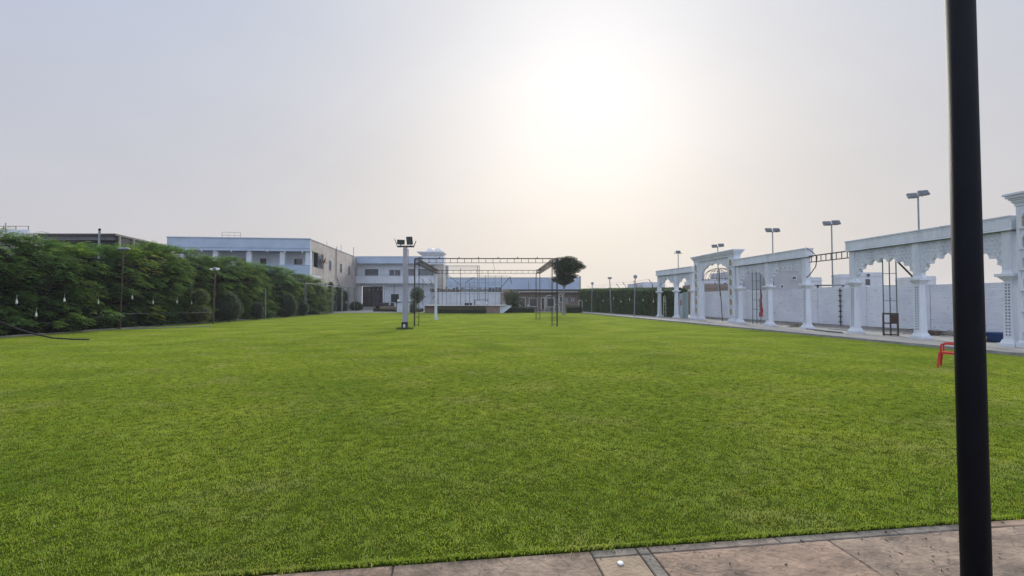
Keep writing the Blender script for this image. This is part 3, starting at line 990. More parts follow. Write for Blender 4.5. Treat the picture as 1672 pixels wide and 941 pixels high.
m.bar((.1, 0, 3.1), (-.5, .3, 1.9), .02)
m.build('dome', M['rust'], t)

# gilt arch-shaped stand in the farthest arch
p = gnd(1093, 523)
t = thing('arch_stand', 'thin cream metal arch stand in front of the hedge at the farthest arcade', 'stand', (14.0, 41.6, .1), R(60))
m = MB()
m.tube([(-.5, 0, 0), (-.5, 0, 1.5)] + [(.5 * -math.cos(q), 0, 1.5 + .5 * math.sin(q)) for q in [math.pi * i / 10 for i in range(1, 10)]] + [(.5, 0, 1.5), (.5, 0, 0)], .025, 6)
m.bar((-.5, 0, .5), (.5, 0, .5), .018); m.bar((-.5, 0, 1.2), (.5, 0, 1.2), .018)
m.build('frame', mat('cream_metal', (.5, .48, .4), .5, .1), t)
m = MB(); m.tube([(.3 * math.cos(q) * (1 - q / 9), 0, 1.5 + .3 * math.sin(q) * (1 - q / 9)) for q in [i * .5 for i in range(14)]], .014, 5); m.build('scroll', mat('cream_metal_scroll', (.5, .48, .4), .5, .1), t)

# blue tub and pipe lying by the wall
p = gnd(1626, 565); p = Vector((xat(1625, 17.0), 17.0, .1))
t = thing('plastic_tub', 'dark blue plastic tub on the walkway right of the black post', 'tub', p)
m = MB(); m.lathe([(.24, 0), (.3, .05), (.36, .32), (.39, .34), (.39, .36), (.34, .36), (.27, .06), (.0, .05)], seg=20); m.build('bowl', M['bluepl'], t, smooth=True)
for q in (-1, 1):
    m = MB(); m.tube([(.38 * q, 0, .34), (.44 * q, 0, .3), (.38 * q, .0, .24)], .012, 5); m.build('handle', M['bluepl'], t)
m = MB(); p = Vector((xat(1606, 17.2), 17.2, .1)); m.M = Matrix.Translation(p) @ Matrix.Rotation(R(8), 4, 'Z')
m.tube([(-.35, 0, .17), (.45, 0, .17)], .165, 16)
tag(m.build('pipe_section', M['concrete']), 'short grey concrete pipe lying next to the blue tub', 'pipe')

rnd = random.Random(9)
for k, (px, py, lab) in enumerate([(1300, 537, 'tangled heap of grey sticks and pipes beside the middle column base'),
                                   (1520, 551, 'small pile of dark leafy waste by the second arcade column')]):
    p = gnd(px, py); p.z = .1
    m = MB()
    for i in range(46):
        a = rnd.uniform(0, 6.28); l = rnd.uniform(.25, .7); c_ = Vector((rnd.gauss(0, .28), rnd.gauss(0, .3), rnd.uniform(.02, .2)))
        d = Vector((math.cos(a), math.sin(a), rnd.uniform(-.1, .25))) * l / 2
        m.tube([p + c_ - d, p + c_ + d * .3 + Vector((0, 0, .02)), p + c_ + d], rnd.uniform(.008, .02), 5)
    tag(m.build('debris_pile', M['bark'] if k else M['palebark']), lab, 'debris pile')
for k, (s0, y0, s1, y1, lab) in enumerate([(6.6, .45, 9.6, .2, 'grey pipe lying straight on the walkway beneath the lattice beam'),
                                          (6.0, .9, 8.2, .65, 'dark thin pipe lying on the walkway near the lawn edge'),
                                          (7.0, -.9, 9.3, -1.1, 'grey pipe lying close to the wall foot in the open gap')]):
    m = MB(); m.tube([arc_pt(s0, y0, .03), arc_pt((s0 + s1) / 2, (y0 + y1) / 2 + .03, .03), arc_pt(s1, y1, .03)], .03 if k != 1 else .018, 7)
    tag(m.build('loose_pipe', M['greysteel'] if k != 1 else M['steel']), lab, 'pipe', 'loose pipes on the walkway')

# ------------------------------------------------------------------ houses seen over the wall
def simple_house(label, px0, px1, ptop, Y, depth, m_, wins=(), extra=None, z0=-.05):
    x0, x1 = xat(px0, Y), xat(px1, Y); h = zat(ptop, Y)
    t = thing('house', label, 'house', (x0, Y, 0))
    w_ = x1 - x0
    m = MB(); m.box(0, w_, 0, depth, z0, h - .5); m.build('wall', m_, t)
    m = MB(); m.box(-.06, w_ + .06, -.06, depth + .06, h - .499, h - .38)
    m.box(0, w_, 0, .15, h - .38, h); m.box(0, w_, depth - .15, depth, h - .38, h); m.box(0, .15, .15, depth - .15, h - .38, h); m.box(w_ - .15, w_, .15, depth - .15, h - .38, h)
    m.build('parapet', m_, t)
    for (a, b, c_, d) in wins:
        xa, xb = xat(a, Y) - x0, xat(b, Y) - x0; za, zb = zat(d, Y), zat(c_, Y)
        q = MB(); q.ringprism([(xa - .08, za - .08), (xb + .08, za - .08), (xb + .08, zb + .08), (xa - .08, zb + .08)], [(xa, za), (xb, za), (xb, zb), (xa, zb)], -.05, .02)
        wo = q.build('window', M['white2'], t)
        q = MB(); q.box(xa, xb, -.015, .01, za, zb); q.build('pane', M['dark'], wo)
    return t


GREYH = mat('pale_grey_render', (.4, .41, .44), .85, .12, .4)
simple_house('pale house with stepped roof seen through the far gate arch', 1160, 1196, 456, 60, 9, M['white2'], [(1166, 1169, 460, 464), (1182, 1186, 461, 465)])
simple_house('low brown walled house in front of the pale one behind the gate', 1148, 1198, 464, 50, 6, mat('brown_render', (.25, .2, .17), .9, .15, .6))
simple_house('grey block of a house filling the scalloped arch beside the gate', 1262, 1320, 437, 56, 12, GREYH, [(1294, 1300, 452, 456), (1275, 1279, 466, 470)])
simple_house('grey house behind the arch nearest the far gate', 1216, 1256, 440, 58, 10, GREYH)
simple_house('small white rooftop room seen in the gap under the lattice beam', 1325, 1342, 453, 60, 2, M['white2'])
simple_house('white house to the right of the gap under the beam', 1373, 1399, 448, 60, 1.5, M['white2'])
simple_house('small white house with dark round vent seen through nearest arcade', 1403, 1442, 445, 60, 1.5, M['white2'], [(1413, 1421, 456, 466)])
simple_house('distant pale rooftop with thin posts seen left of the black post', 1516, 1529, 451, 70, 6, M['white2'])
simple_house('white flat building behind the trimmed hedge left of farthest arcade', 1050, 1086, 461, 60, 8, M['white2'])
m = MB(); c_ = at(1418, 449.5, 59.93); m.M = Matrix.Translation(c_) @ Matrix.Rotation(R(90), 4, 'X'); m.lathe([(.2, -.04), (.2, .04)], seg=14)
# vent belongs to its house
vh = [o for o in bpy.data.objects if o.get('label', '').startswith('small white house with dark round vent')][0]
vo = m.build('vent', M['dark'], vh); vo.location = (-vh.location.x, -vh.location.y, 0)
# awning in the gap
t = thing('awning', 'dark edged roof sheet over the wall under the lattice beam', 'awning', (xat(1360, 34), 34, 0))
m = MB(); m.box(-1.1, 1.1, 0, 2, zat(466, 34), zat(465, 34)); m.build('sheet', M['greysteel'], t)
m = MB(); m.box(-1.0, -.9, .2, .3, 0, zat(466, 34)); m.box(.9, 1.0, .2, .3, 0, zat(466, 34)); m.build('post', M['rust'], t)

# ------------------------------------------------------------------ foliage generators
def leaf(vs, fs, p, d, n_, l, w_):
    d = d.normalized(); s_ = d.cross(n_)
    if s_.length < 1e-4: s_ = d.orthogonal()
    s_ = s_.normalized() * w_
    b = len(vs)
    vs.extend((tuple(p), tuple(p + d * l * .5 + s_), tuple(p + d * l), tuple(p + d * l * .5 - s_)))
    fs.append((b, b + 1, b + 2, b + 3))


def spray(vs, fs, p, d, length, rnd, ls=.13):
    """a drooping frond with paired leaflets"""
    n = 7; cur = p.copy(); dd = d.copy(); st = length / n
    for i in range(n):
        dd = (dd + Vector((0, 0, -.10))).normalized()
        cur = cur + dd * st
        side = dd.cross(Vector((0, 0, 1)))
        if side.length < .01: side = Vector((1, 0, 0))
        side.normalize()
        for s_ in (-1, 1):
            ld = (side * s_ + dd * .7 + Vector((0, 0, rnd.uniform(-.35, .15)))).normalized()
            leaf(vs, fs, cur, ld, Vector((rnd.uniform(-.3, .3), rnd.uniform(-.3, .3), 1)), ls * rnd.uniform(.7, 1.3) * (1 - .04 * i), ls * .2)


def mesh_obj(name, vs, fs, m_, parent=None):
    me = bpy.data.meshes.new(name); me.from_pydata(vs, [], fs)
    for k in (m_ if isinstance(m_, list) else [m_]): me.materials.append(k)
    o = bpy.data.objects.new(name, me); C.objects.link(o)
    if parent: o.parent = parent
    return o


def hedge_tree(seed, H=4.9):
    rnd = random.Random(seed)
    t = thing('hedge_tree', 'x', 'tree')
    vs = []; fs = []
    off = Vector((seed * 3.3, 0, 0))
    for c_ in range(150):
        z = (.04 + .96 * rnd.random()) * H
        an = rnd.uniform(0, 6.283)
        prof = (1.0 + .18 * math.sin(z * 1.3 + seed)) * (1 if z < H * .72 else max(.1, 1 - ((z / H - .72) / .28) ** 2 * .8))
        nz_ = noise.noise(Vector((math.cos(an) * 1.4, math.sin(an) * 1.4, z * .9)) + off)
        rad = 1.5 * prof * (1 + .5 * nz_) * rnd.uniform(.62, .95)
        base = Vector((rad * math.cos(an) * .95, rad * math.sin(an) * 1.1, z))
        lift = rnd.uniform(-.05, .3) + (.7 if z > H * .86 else 0)
        big = rnd.uniform(.75, 1.35)
        for q in range(8):
            a2 = an + rnd.gauss(0, .75)
            p = base + Vector((rnd.gauss(0, .10), rnd.gauss(0, .10), rnd.gauss(0, .07)))
            d = Vector((math.cos(a2), math.sin(a2), lift + rnd.gauss(0, .12)))
            spray(vs, fs, p, d.normalized(), rnd.uniform(.4, .75) * big, rnd, rnd.uniform(.13, .2))
    mesh_obj('crown', vs, fs, M['hedge'], t)
    m = MB()
    m.tube([(0, 0, 0), (.05, .03, 1.2), (-.03, .05, 2.6), (.05, 0, H * .85)], .11, 8, .03)
    for k in range(14):
        an = rnd.uniform(0, 6.28); z = rnd.uniform(.7, H * .8); l = rnd.uniform(.7, 1.2)
        m.tube([(0, 0, z), (math.cos(an) * l * .6, math.sin(an) * l * .6, z + .3), (math.cos(an) * l, math.sin(an) * l, z + .4)], .03, 5, .008)
    m.build('trunk', M['bark'], t)
    # twiggy inner mass that stops daylight coming straight through
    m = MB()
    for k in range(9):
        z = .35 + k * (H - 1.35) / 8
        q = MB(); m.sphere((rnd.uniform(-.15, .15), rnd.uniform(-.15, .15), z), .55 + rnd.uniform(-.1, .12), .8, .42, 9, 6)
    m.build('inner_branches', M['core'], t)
    return t


protos = [hedge_tree(s_) for s_ in (1, 2, 3, 4)]
hts = [(15, 4.6), (21, 4.6), (24.5, 4.45), (26.5, 4.75), (31, 5.35), (35, 5.0), (38, 4.95), (46, 4.75), (51, 4.4), (56, 4.0)]


def hedge_h(y):
    for (a, b), (c_, d) in zip(hts[:-1], hts[1:]):
        if a <= y <= c_: return b + (d - b) * (y - a) / (c_ - a)
    return hts[-1][1] if y > 50 else hts[0][1]


ORD = ['first', 'second', 'third', 'fourth', 'fifth', 'sixth', 'seventh', 'eighth', 'ninth', 'tenth', 'eleventh', 'twelfth', 'thirteenth', 'fourteenth', 'fifteenth', 'sixteenth',
       'seventeenth', 'eighteenth', 'nineteenth', 'twentieth', 'twenty-first', 'twenty-second', 'twenty-third', 'twenty-fourth', 'twenty-fifth', 'twenty-sixth', 'twenty-seventh', 'twenty-eighth', 'twenty-ninth', 'thirtieth']
rnd = random.Random(21)
ys = []; y = 15.6
while y < 56.5:
    ys.append(y); y += rnd.uniform(1.55, 2.0)
GRP = 'tall feathery trees forming the left hedge'
used = set()
for i, y in enumerate(ys):
    k = (i * 3 + i // 4) % 4
    x = -24.15 + .25 * math.sin(i * 1.9) + rnd.uniform(-.15, .15)
    sh = hedge_h(y) / 4.9 * rnd.uniform(.96, 1.04)
    args = dict(loc=(x, y, 0), rz=rnd.uniform(0, 6.28), scale=(rnd.uniform(.95, 1.12), rnd.uniform(.95, 1.12), sh))
    lab = ORD[i] + ' feathery tree from the camera in the front row of the tall left hedge'
    if k not in used:
        t = protos[k]; used.add(k)
        t.location = args['loc']; t.rotation_euler = (0, 0, args['rz']); t.scale = args['scale']; t['label'] = lab; t['group'] = GRP
    else:
        dup(protos[k], label=lab, group=GRP, **args)
# a second rank behind so that the hedge is closed
for i, y in enumerate(ys):
    dup(protos[(i + 1) % 4], (-26.4 + rnd.uniform(-.3, .3), y + .8, 0), rnd.uniform(0, 6.28), ORD[i] + ' feathery tree from the camera in the hidden back row of the left hedge', GRP, (1.1, 1.1, hedge_h(y) / 4.9 * .97))

# yellowing branch and a few long shoots on the hedge
rnd = random.Random(5)


def shoots(label, c_, n, mt, spread, ln):
    vs = []; fs = []
    for i in range(n):
        p = c_ + Vector((rnd.uniform(-.3, .5), rnd.gauss(0, spread), rnd.gauss(0, spread)))
        spray(vs, fs, p, Vector((1, rnd.uniform(-.6, .6), rnd.uniform(-.2, .6))).normalized(), ln * rnd.uniform(.6, 1.1), rnd, .15)
    o = mesh_obj('vine', vs, fs, mt); tag(o, label, 'climbing plant')
    return o


shoots('yellow green vine hanging over the hedge right of the twin lamp pole', Vector((-22.45, 27.6, 4.0)), 26, M['hedgeyellow'], .42, .6)
shoots('small yellow green shoots low on the hedge right of twin lamp pole', Vector((-22.4, 28.3, 1.0)), 16, M['hedgeyellow'], .4, .5)

# clipped topiary shrubs
def leafshell(vs, fs, c_, rx, ry, rz_, n, ls, rnd, top=None):
    for i in range(n):
        z = rnd.uniform(-1, 1); a = rnd.uniform(0, 6.283); q = math.sqrt(1 - z * z)
        nn = Vector((q * math.cos(a), q * math.sin(a), z))
        k = rnd.uniform(.9, 1.06)
        p = c_ + Vector((nn.x * rx, nn.y * ry, nn.z * rz_)) * k
        if p.z < .02: continue
        d = (nn + Vector((rnd.gauss(0, .8), rnd.gauss(0, .8), rnd.gauss(.1, .8)))).normalized()
        leaf(vs, fs, p, d, nn + Vector((rnd.gauss(0, .5), rnd.gauss(0, .5), rnd.gauss(0, .5))), ls * rnd.uniform(.7, 1.3), ls * .28)


def topiary(label, x, y, blobs, mt=None, ls=.07, dens=420, group='clipped topiary shrubs by the left hedge'):
    t = thing('topiary_shrub', label, 'topiary', (x, y, 0), 0, group)
    vs = []; fs = []; rnd = random.Random(int(x * 100 + y)); m = MB()
    for (cz, r_, rz_) in blobs:
        leafshell(vs, fs, Vector((0, 0, cz)), r_, r_, rz_, int(dens * (r_ * r_ + r_ * rz_) * 3.2), ls, rnd)
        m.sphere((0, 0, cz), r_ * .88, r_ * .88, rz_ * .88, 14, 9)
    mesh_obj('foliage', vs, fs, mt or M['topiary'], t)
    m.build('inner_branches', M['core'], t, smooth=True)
    m = MB(); m.tube([(0, 0, 0), (0, 0, blobs[0][0])], .07, 7); m.build('stem', M['bark'], t)
    return t


topiary('two tiered clipped bush with golden green top by the left hedge', -21.9, 31.8, [(.75, .72, .62), (1.85, .58, .6)], M['goldtop'])
topiary('large dark clipped bush right of the second left lamp pole', -22.0, 35.2, [(1.0, 1.0, 1.0), (1.55, .75, .8)])
topiary('narrow dark clipped bush left of the short bare post', -21.9, 39.0, [(.8, .55, .8)])
topiary('tall dark egg shaped bush near the green steel posts', -22.1, 44.8, [(1.1, .85, 1.15), (1.7, .6, .7)])
topiary('small dark clipped bush at the far end of the hedge', -22.4, 48.6, [(.8, .6, .8)])
topiary('dark wavy column of clipped foliage standing against the grey wall', -24.6, 61.5, [(.8, .75, .8), (2.0, .55, .6), (3.0, .7, .6), (3.8, .35, .4)])
topiary('dark wavy topiary column left of the grey pergola posts', -25.4, 66.5, [(.9, .6, .9), (2.2, .85, .75), (3.3, .5, .6)])
topiary('round ball topiary on a stem by the pergola posts', -26.0, 69.5, [(2.3, 1.05, 1.0)])
topiary('low round clipped bush at the foot of the ball topiary', -25.6, 68.0, [(.7, 1.2, .8)])
topiary('low round clipped bush beside the door forecourt', -25.0, 72.5, [(.7, 1.0, .85)])
topiary('low clipped bush nearest the dark doorway', -26.0, 76.5, [(.6, .9, .7)])
topiary('tall clipped shrub beyond the green steel posts', -24.0, 56.5, [(1.2, .8, 1.2), (2.6, .7, .9)])

# trimmed hedge on the right
def trimmed_hedge(name, label, A, B, th, h0, h1, n, mt, ls, cat='hedge'):
    A = Vector(A); B = Vector(B); d = (B - A); l = d.length; rz_ = math.atan2(d.y, d.x)
    t = thing(name, label, cat, (A.x, A.y, 0), rz_)
    rnd = random.Random(int(l * 10)); vs = []; fs = []
    hh = lambda x: (h0 + (h1 - h0) * x / l) * (1 + .035 * noise.noise(Vector((x * .7, 3, 1))) + .02 * noise.noise(Vector((x * 3, 1, 1))))
    tot_ = l * h0 * 2 + l * th
    for i in range(n):
        r_ = rnd.random() * tot_; x = rnd.uniform(0, l); H = hh(x)
        if r_ < l * h0 * 2:
            s_ = 1 if r_ < l * h0 else -1
            z = rnd.uniform(.02, H); bul = .12 * noise.noise(Vector((x * 1.2, z * 1.2, s_)))
            p = Vector((x, s_ * (th / 2 + bul + rnd.uniform(-.1, .05)), z)); nn = Vector((0, s_, .1))
        else:
            p = Vector((x, rnd.uniform(-th / 2, th / 2), H + rnd.uniform(-.1, .08))); nn = Vector((0, 0, 1))
        dd = (nn * .6 + Vector((rnd.gauss(0, .6), rnd.gauss(0, .4), rnd.gauss(.35, .6)))).normalized()
        leaf(vs, fs, p, dd, nn + Vector((rnd.gauss(0, .5), rnd.gauss(0, .5), rnd.gauss(0, .5))), ls * rnd.uniform(.7, 1.4), ls * .25)
    for i in range(int(n / 5)):        # the two ends
        e = rnd.choice((0, l)); z = rnd.uniform(0, hh(e)); p = Vector((e + rnd.uniform(-.06, .06), rnd.uniform(-th / 2, th / 2), z))
        leaf(vs, fs, p, Vector((rnd.gauss(0, .6), rnd.gauss(0, .6), rnd.gauss(.3, .6))).normalized(), Vector((rnd.gauss(0, 1), rnd.gauss(0, 1), rnd.gauss(0, 1))), ls, ls * .3)
    mesh_obj('foliage', vs, fs, mt, t)
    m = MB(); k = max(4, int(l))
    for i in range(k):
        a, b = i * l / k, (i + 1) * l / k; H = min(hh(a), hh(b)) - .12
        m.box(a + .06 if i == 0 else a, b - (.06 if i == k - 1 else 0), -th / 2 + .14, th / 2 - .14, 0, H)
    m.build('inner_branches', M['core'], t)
    return t


trimmed_hedge('trimmed_hedge', 'long dark green trimmed hedge right of the lone tree reaching behind the farthest arcade', (15.45, 41.5, 0), (10.4, 66.5, 0), 1.2, 2.72, 3.25, 42000, M['conifer'], .11)
trimmed_hedge('low_hedge', 'low dark green clipped hedge along the brick stage front', (xat(716, 58), 58, 0), (xat(793, 58), 58, 0), .5, .62, .62, 5000, M['topiary'], .07)
trimmed_hedge('low_hedge', 'low dark hedge in front of the stone veranda on its left half', (xat(820, 61.5), 61.5, 0), (xat(872, 61.5), 61.5, 0), .6, .85, .7, 4500, M['topiary'], .07)
trimmed_hedge('low_hedge', 'low dark hedge panel between the lone tree and the trimmed hedge', (xat(925, 60), 60, 0), (xat(950, 60), 60, 0), .5, .82, .82, 2800, M['topiary'], .07)
trimmed_hedge('low_hedge', 'low dark hedge left of the stage in front of the white building', (xat(611, 66), 66, 0), (xat(690, 64), 64, 0), .5, .5, .5, 4000, M['topiary'], .07)

# security posts and wires over the trimmed hedge
for k, (px, py, Y) in enumerate([(973, 478, 60), (978, 476, 57.5), (999, 470, 53.5), (1009, 468, 51), (1026, 466, 47.5), (1050, 464, 43.5)]):
    x = xat(px, Y) + .9; z = zat(py, Y)
    m = MB(); m.tube([(x, Y, 0), (x, Y, z), (x - .35, Y, z + .45)], .035, 6)
    tag(m.build('fence_post', M['rust']), ORD[k] + ' cranked rusty post from the lone tree rising out of the trimmed hedge', 'post', 'cranked posts over the trimmed hedge')
m = MB()
for o_ in (0, .25):
    m.tube([(xat(950, 66) + .6, 66, 3.5 + o_), (xat(975, 58) + .6, 58, 3.35 + o_), (xat(1000, 53) + .6, 53, 3.55 + o_), (xat(1025, 47) + .5, 47, 3.3 + o_), (xat(1050, 43.5) + .5, 43.5, 3.45 + o_)], .01, 4)
tag(m.build('fence_wire', M['steel']), 'thin sagging wires strung above the trimmed hedge', 'wire')

# lone tree
tp = gnd(921, 514.7)
t = thing('shade_tree', 'lone leafy tree with spreading dark crown and pale trunk before the veranda', 'tree', tp)
rnd = random.Random(12); vs = []; fs = []
blobs = [((-.3, 0, 6.1), .9, .5), ((.6, .1, 6.3), .9, .45), ((1.3, .1, 5.8), .85, .45), ((1.9, -.1, 5.5), .6, .3), ((-.1, .1, 5.3), 1.1, .5), ((.9, -.3, 5.1), .9, .4), ((-.6, -.2, 4.9), .6, .35),
         ((-.4, 0, 4.3), .8, .4), ((.2, .5, 4.55), .9, .35), ((.9, .2, 4.45), .7, .3), ((-.9, 0, 4.0), .5, .28), ((.05, 0, 3.75), .8, .3), ((.7, .2, 3.95), .55, .25), ((-.7, .6, 5.7), .7, .4), ((.3, -.8, 5.6), .8, .4), ((.3, .9, 5.9), .8, .4)]
for (c_, r_, rz_) in blobs:
    c_ = Vector(c_)
    for i in range(int(900 * r_ * r_)):
        u = Vector((rnd.gauss(0, .5), rnd.gauss(0, .5), rnd.gauss(0, .5)))
        if u.length > 1: u.normalize()
        p = c_ + Vector((u.x * r_, u.y * r_, u.z * rz_))
        for k in range(3):
            a = rnd.uniform(0, 6.28)
            leaf(vs, fs, p, Vector((math.cos(a), math.sin(a), rnd.uniform(-.4, .3))), Vector((rnd.gauss(0, .3), rnd.gauss(0, .3), 1)), rnd.uniform(.14, .24), .05)
mesh_obj('crown', vs, fs, M['treeleaf'], t)
m = MB(); m.tube([(0, 0, -.05), (0, 0, .25), (.02, 0, 1.2), (-.04, 0, 2.4), (.05, 0, 3.6), (.15, 0, 5.6)], .16, 10, .06)
m.lathe([(.34, -.02), (.24, .08), (.17, .3), (.15, .4)], 0, 0, 10)
for (c_, r_, rz_) in blobs:
    m.tube([(.05, 0, 3.0 + .3 * rnd.random()), (c_[0] * .5, c_[1] * .5, c_[2] - .5), c_], .05, 5, .012)
m.build('trunk', M['palebark'], t)

# round bush in front of the veranda, and a small tree by the stage stairs
def bush(label, c_, rx, rz_, n, ls, mt, stem=.5):
    t = thing('bush', label, 'bush', (c_.x, c_.y, 0)); rnd = random.Random(n); vs = []; fs = []
    for i in range(n):
        u = Vector((rnd.gauss(0, .5), rnd.gauss(0, .5), rnd.gauss(0, .5)))
        if u.length > 1: u.normalize()
        p = Vector((u.x * rx, u.y * rx, c_.z + u.z * rz_)) * 1
        if p.z < .05: continue
        leaf(vs, fs, p, Vector((rnd.gauss(0, 1), rnd.gauss(0, 1), rnd.gauss(0, .7))).normalized(), Vector((rnd.gauss(0, .6), rnd.gauss(0, .6), 1)), ls * rnd.uniform(.7, 1.3), ls * .3)
    mesh_obj('foliage', vs, fs, mt, t)
    m = MB(); m.tube([(0, 0, 0), (0, 0, c_.z)], .06, 6)
    for k in range(8):
        a = k * .8; m.tube([(0, 0, c_.z * .4), (rx * .5 * math.cos(a), rx * .5 * math.sin(a), c_.z)], .03, 4)
    m.build('stem', M['bark'], t)
    return t


bush('dark rounded bush at the left end of the stone veranda', at(839, 489, 62), .95, 1.3, 6000, .13, M['topiary'])
bush('pinkish brown flowering shrub beside the stage right end', at(828, 484, 63), .7, 1.0, 2200, .13, leaf_mat('dusty_pink_leaves', [(.1, .07, .05), (.16, .11, .08), (.22, .16, .13)], .2))
bush('small dark tree with round crown behind the near steel truss leg', at(681, 482, 62), .95, 1.1, 5200, .13, M['topiary'])
bush('slim green bush in front of the small dark tree', at(675, 502, 58), .5, 1.0, 2600, .11, M['conifer'])

# ------------------------------------------------------------------ left two storey building
BC = Vector((-25.7, 57.5, 0)); BR = math.atan(.1)
t = thing('corner_building', 'long two storey building with pale blue balcony front and grey rendered side wall', 'building', BC, BR)
Wd, Dp = 17.0, 25.4
m = MB()
m.box(-Wd, -.35, 2.3, 2.5, 0, 8.0)
m.box(-Wd, -.35, .1, 2.3, 0, 4.7); m.build('front_wall', M['white2'], t)
m = MB(); m.box(-.25, 0, 5.4, Dp, 0, 9.45); m.box(-.22, -.02, .2, 5.4, 4.98, 6.05); m.box(-.25, 0, .2, 5.4, 8.02, 9.45)
m.box(-.25, -.02, .35, 5.4, 0, 4.7); m.box(-Wd, -.25, Dp - .25, Dp, 0, 9.3); m.box(-Wd, -Wd + .25, 2.5, Dp - .25, 0, 9.3)
m.build('side_wall', M['concrete'], t)
m = MB(); m.box(-Wd, 0.03, -.03, .2, 8.02, 9.46); m.box(-Wd - .05, .08, -.12, .25, 9.46, 9.56); m.box(-Wd, .05, -.09, .2, 8.28, 8.36); m.box(-Wd, .05, -.09, .2, 7.9, 8.02)
m.build('roof_parapet', M['blue'], t)
m = MB(); m.box(-.3, .06, .25, Dp, 9.46, 9.54); m.build('coping', M['white2'], t)
m = MB(); m.box(-Wd, -.25, .2, Dp - .25, 8.03, 8.2); m.box(-Wd, -.02, .05, 5.4, 4.72, 4.97); m.build('floor_slab', M['white2'], t)
m = MB(); m.box(-Wd, 0, -.02, .12, 4.9, 6.1); m.box(-Wd, .03, -.06, .16, 6.1, 6.18); m.build('balcony_wall', M['blue'], t)
for x in (-3.44, -7.45, -11.45, -15.45, -.3):
    m = MB(); m.box(x - .3, x + .3, .2, .75, 4.98, 7.9 if x != -.3 else 8.0); m.build('column', M['white2'], t)
for (x, w_) in ((-2.2, 1.05), (-9.1, .7), (-6.6, .8), (-12.6, 1.9), (-15.0, 1.2)):
    m = MB(); m.ringprism([(x - w_ / 2 - .07, 5.2), (x + w_ / 2 + .07, 5.2), (x + w_ / 2 + .07, 7.22), (x - w_ / 2 - .07, 7.22)], [(x - w_ / 2, 5.2), (x + w_ / 2, 5.2), (x + w_ / 2, 7.15), (x - w_ / 2, 7.15)], 2.24, 2.3)
    f = m.build('window', M['white2'], t); m = MB(); m.box(x - w_ / 2, x + w_ / 2, 2.27, 2.295, 5.2, 7.15); m.build('pane', M['dark'], f)
for (y, z0, z1, w_) in ((8.6, 6.1, 7.45, .95), (14.3, 6.1, 7.45, .95), (19.4, 6.1, 7.45, .95), (23.8, 6.0, 7.6, .8), (14.6, 1.5, 3.3, 1.1), (18.7, 1.0, 3.2, .8)):
    m = MB(); m.box(-.02, .04, y - w_ / 2 - .07, y + w_ / 2 + .07, z0 - .08, z0); m.box(-.02, .04, y - w_ / 2 - .07, y + w_ / 2 + .07, z1, z1 + .06)
    m.box(-.02, .04, y - w_ / 2 - .07, y - w_ / 2, z0, z1); m.box(-.02, .04, y + w_ / 2, y + w_ / 2 + .07, z0, z1)
    f = m.build('window', M['concrete'], t); m = MB(); m.box(-.02, .012, y - w_ / 2, y + w_ / 2, z0, z1); m.build('pane', M['glass'], f)
m = MB(); m.box(-.05, .0, 3.2, 4.6, 6.0, 8.0); m.build('balcony_screen', M['glass'], t)
m = MB(); m.tube([(.1, 11.6, 9.9), (.1, 11.6, 5.3), (.1, 12.4, 4.9), (.12, 13.2, 4.3), (.1, 13.2, 3.9)], .07, 6); m.tube([(.1, 21.9, 11), (.1, 21.9, 5.0)], .06, 6); m.tube([(.08, 5.2, 7.9), (.1, 5.2, 5.4), (.1, 4.7, 4.6)], .04, 5)
m.build('drainpipe', M['concrete'], t)
for x in (-.9, -3.0, -5.1, -7.3, -11.4, -15, -12.9, -9.4):
    m = MB(); m.sphere((x, -.1, 7.78 + .03 * math.sin(x)), .085, seg=8, rings=6); m.box(x - .02, x + .02, -.11, -.08, 7.84, 7.92); m.build('bulb', M['plastic'], t)
m = MB()
for x in (-11, -8.8): m.bar((x, .8, 8.2), (x, .8, 10.3), .025)
for x in (-10.2, -9.5): m.bar((x, .8, 8.2), (x, .8, 10.3), .012)
for z in (9.9, 10.3): m.bar((-11, .8, z), (-8.8, .8, z), .02)
m.build('roof_rail', M['greysteel'], t)
m = MB(); m.tube([(-.2, 15, 9.3), (-.2, 15, 10.6)], .03, 5); m.tube([(-.2, 7.6, 9.3), (-.2, 7.6, 10.2)], .02, 5); m.build('roof_rod', M['rust'], t)
dd = thing('satellite_dish', 'red satellite dish fixed to the grey wall at the balcony corner', 'satellite dish', BC + Matrix.Rotation(BR, 3, 'Z') @ Vector((.35, 5.0, 7.15)), R(-60))
m = MB(); m.M = Matrix.Rotation(R(75), 4, 'X'); m.lathe([(.0, .12), (.25, .08), (.45, 0), (.46, .02), (.25, .1), (.0, .14)], seg=16); m.build('dish', mat('red_enamel', (.3, .06, .06), .5, .1), dd, smooth=True)
m = MB(); m.tube([(0, .0, 0), (-.15, .15, -.3), (-.35, .3, -.4)], .03, 5); m.bar((0, 0, 0), (0, -.4, .1), .02); m.build('bracket', M['steel'], dd)

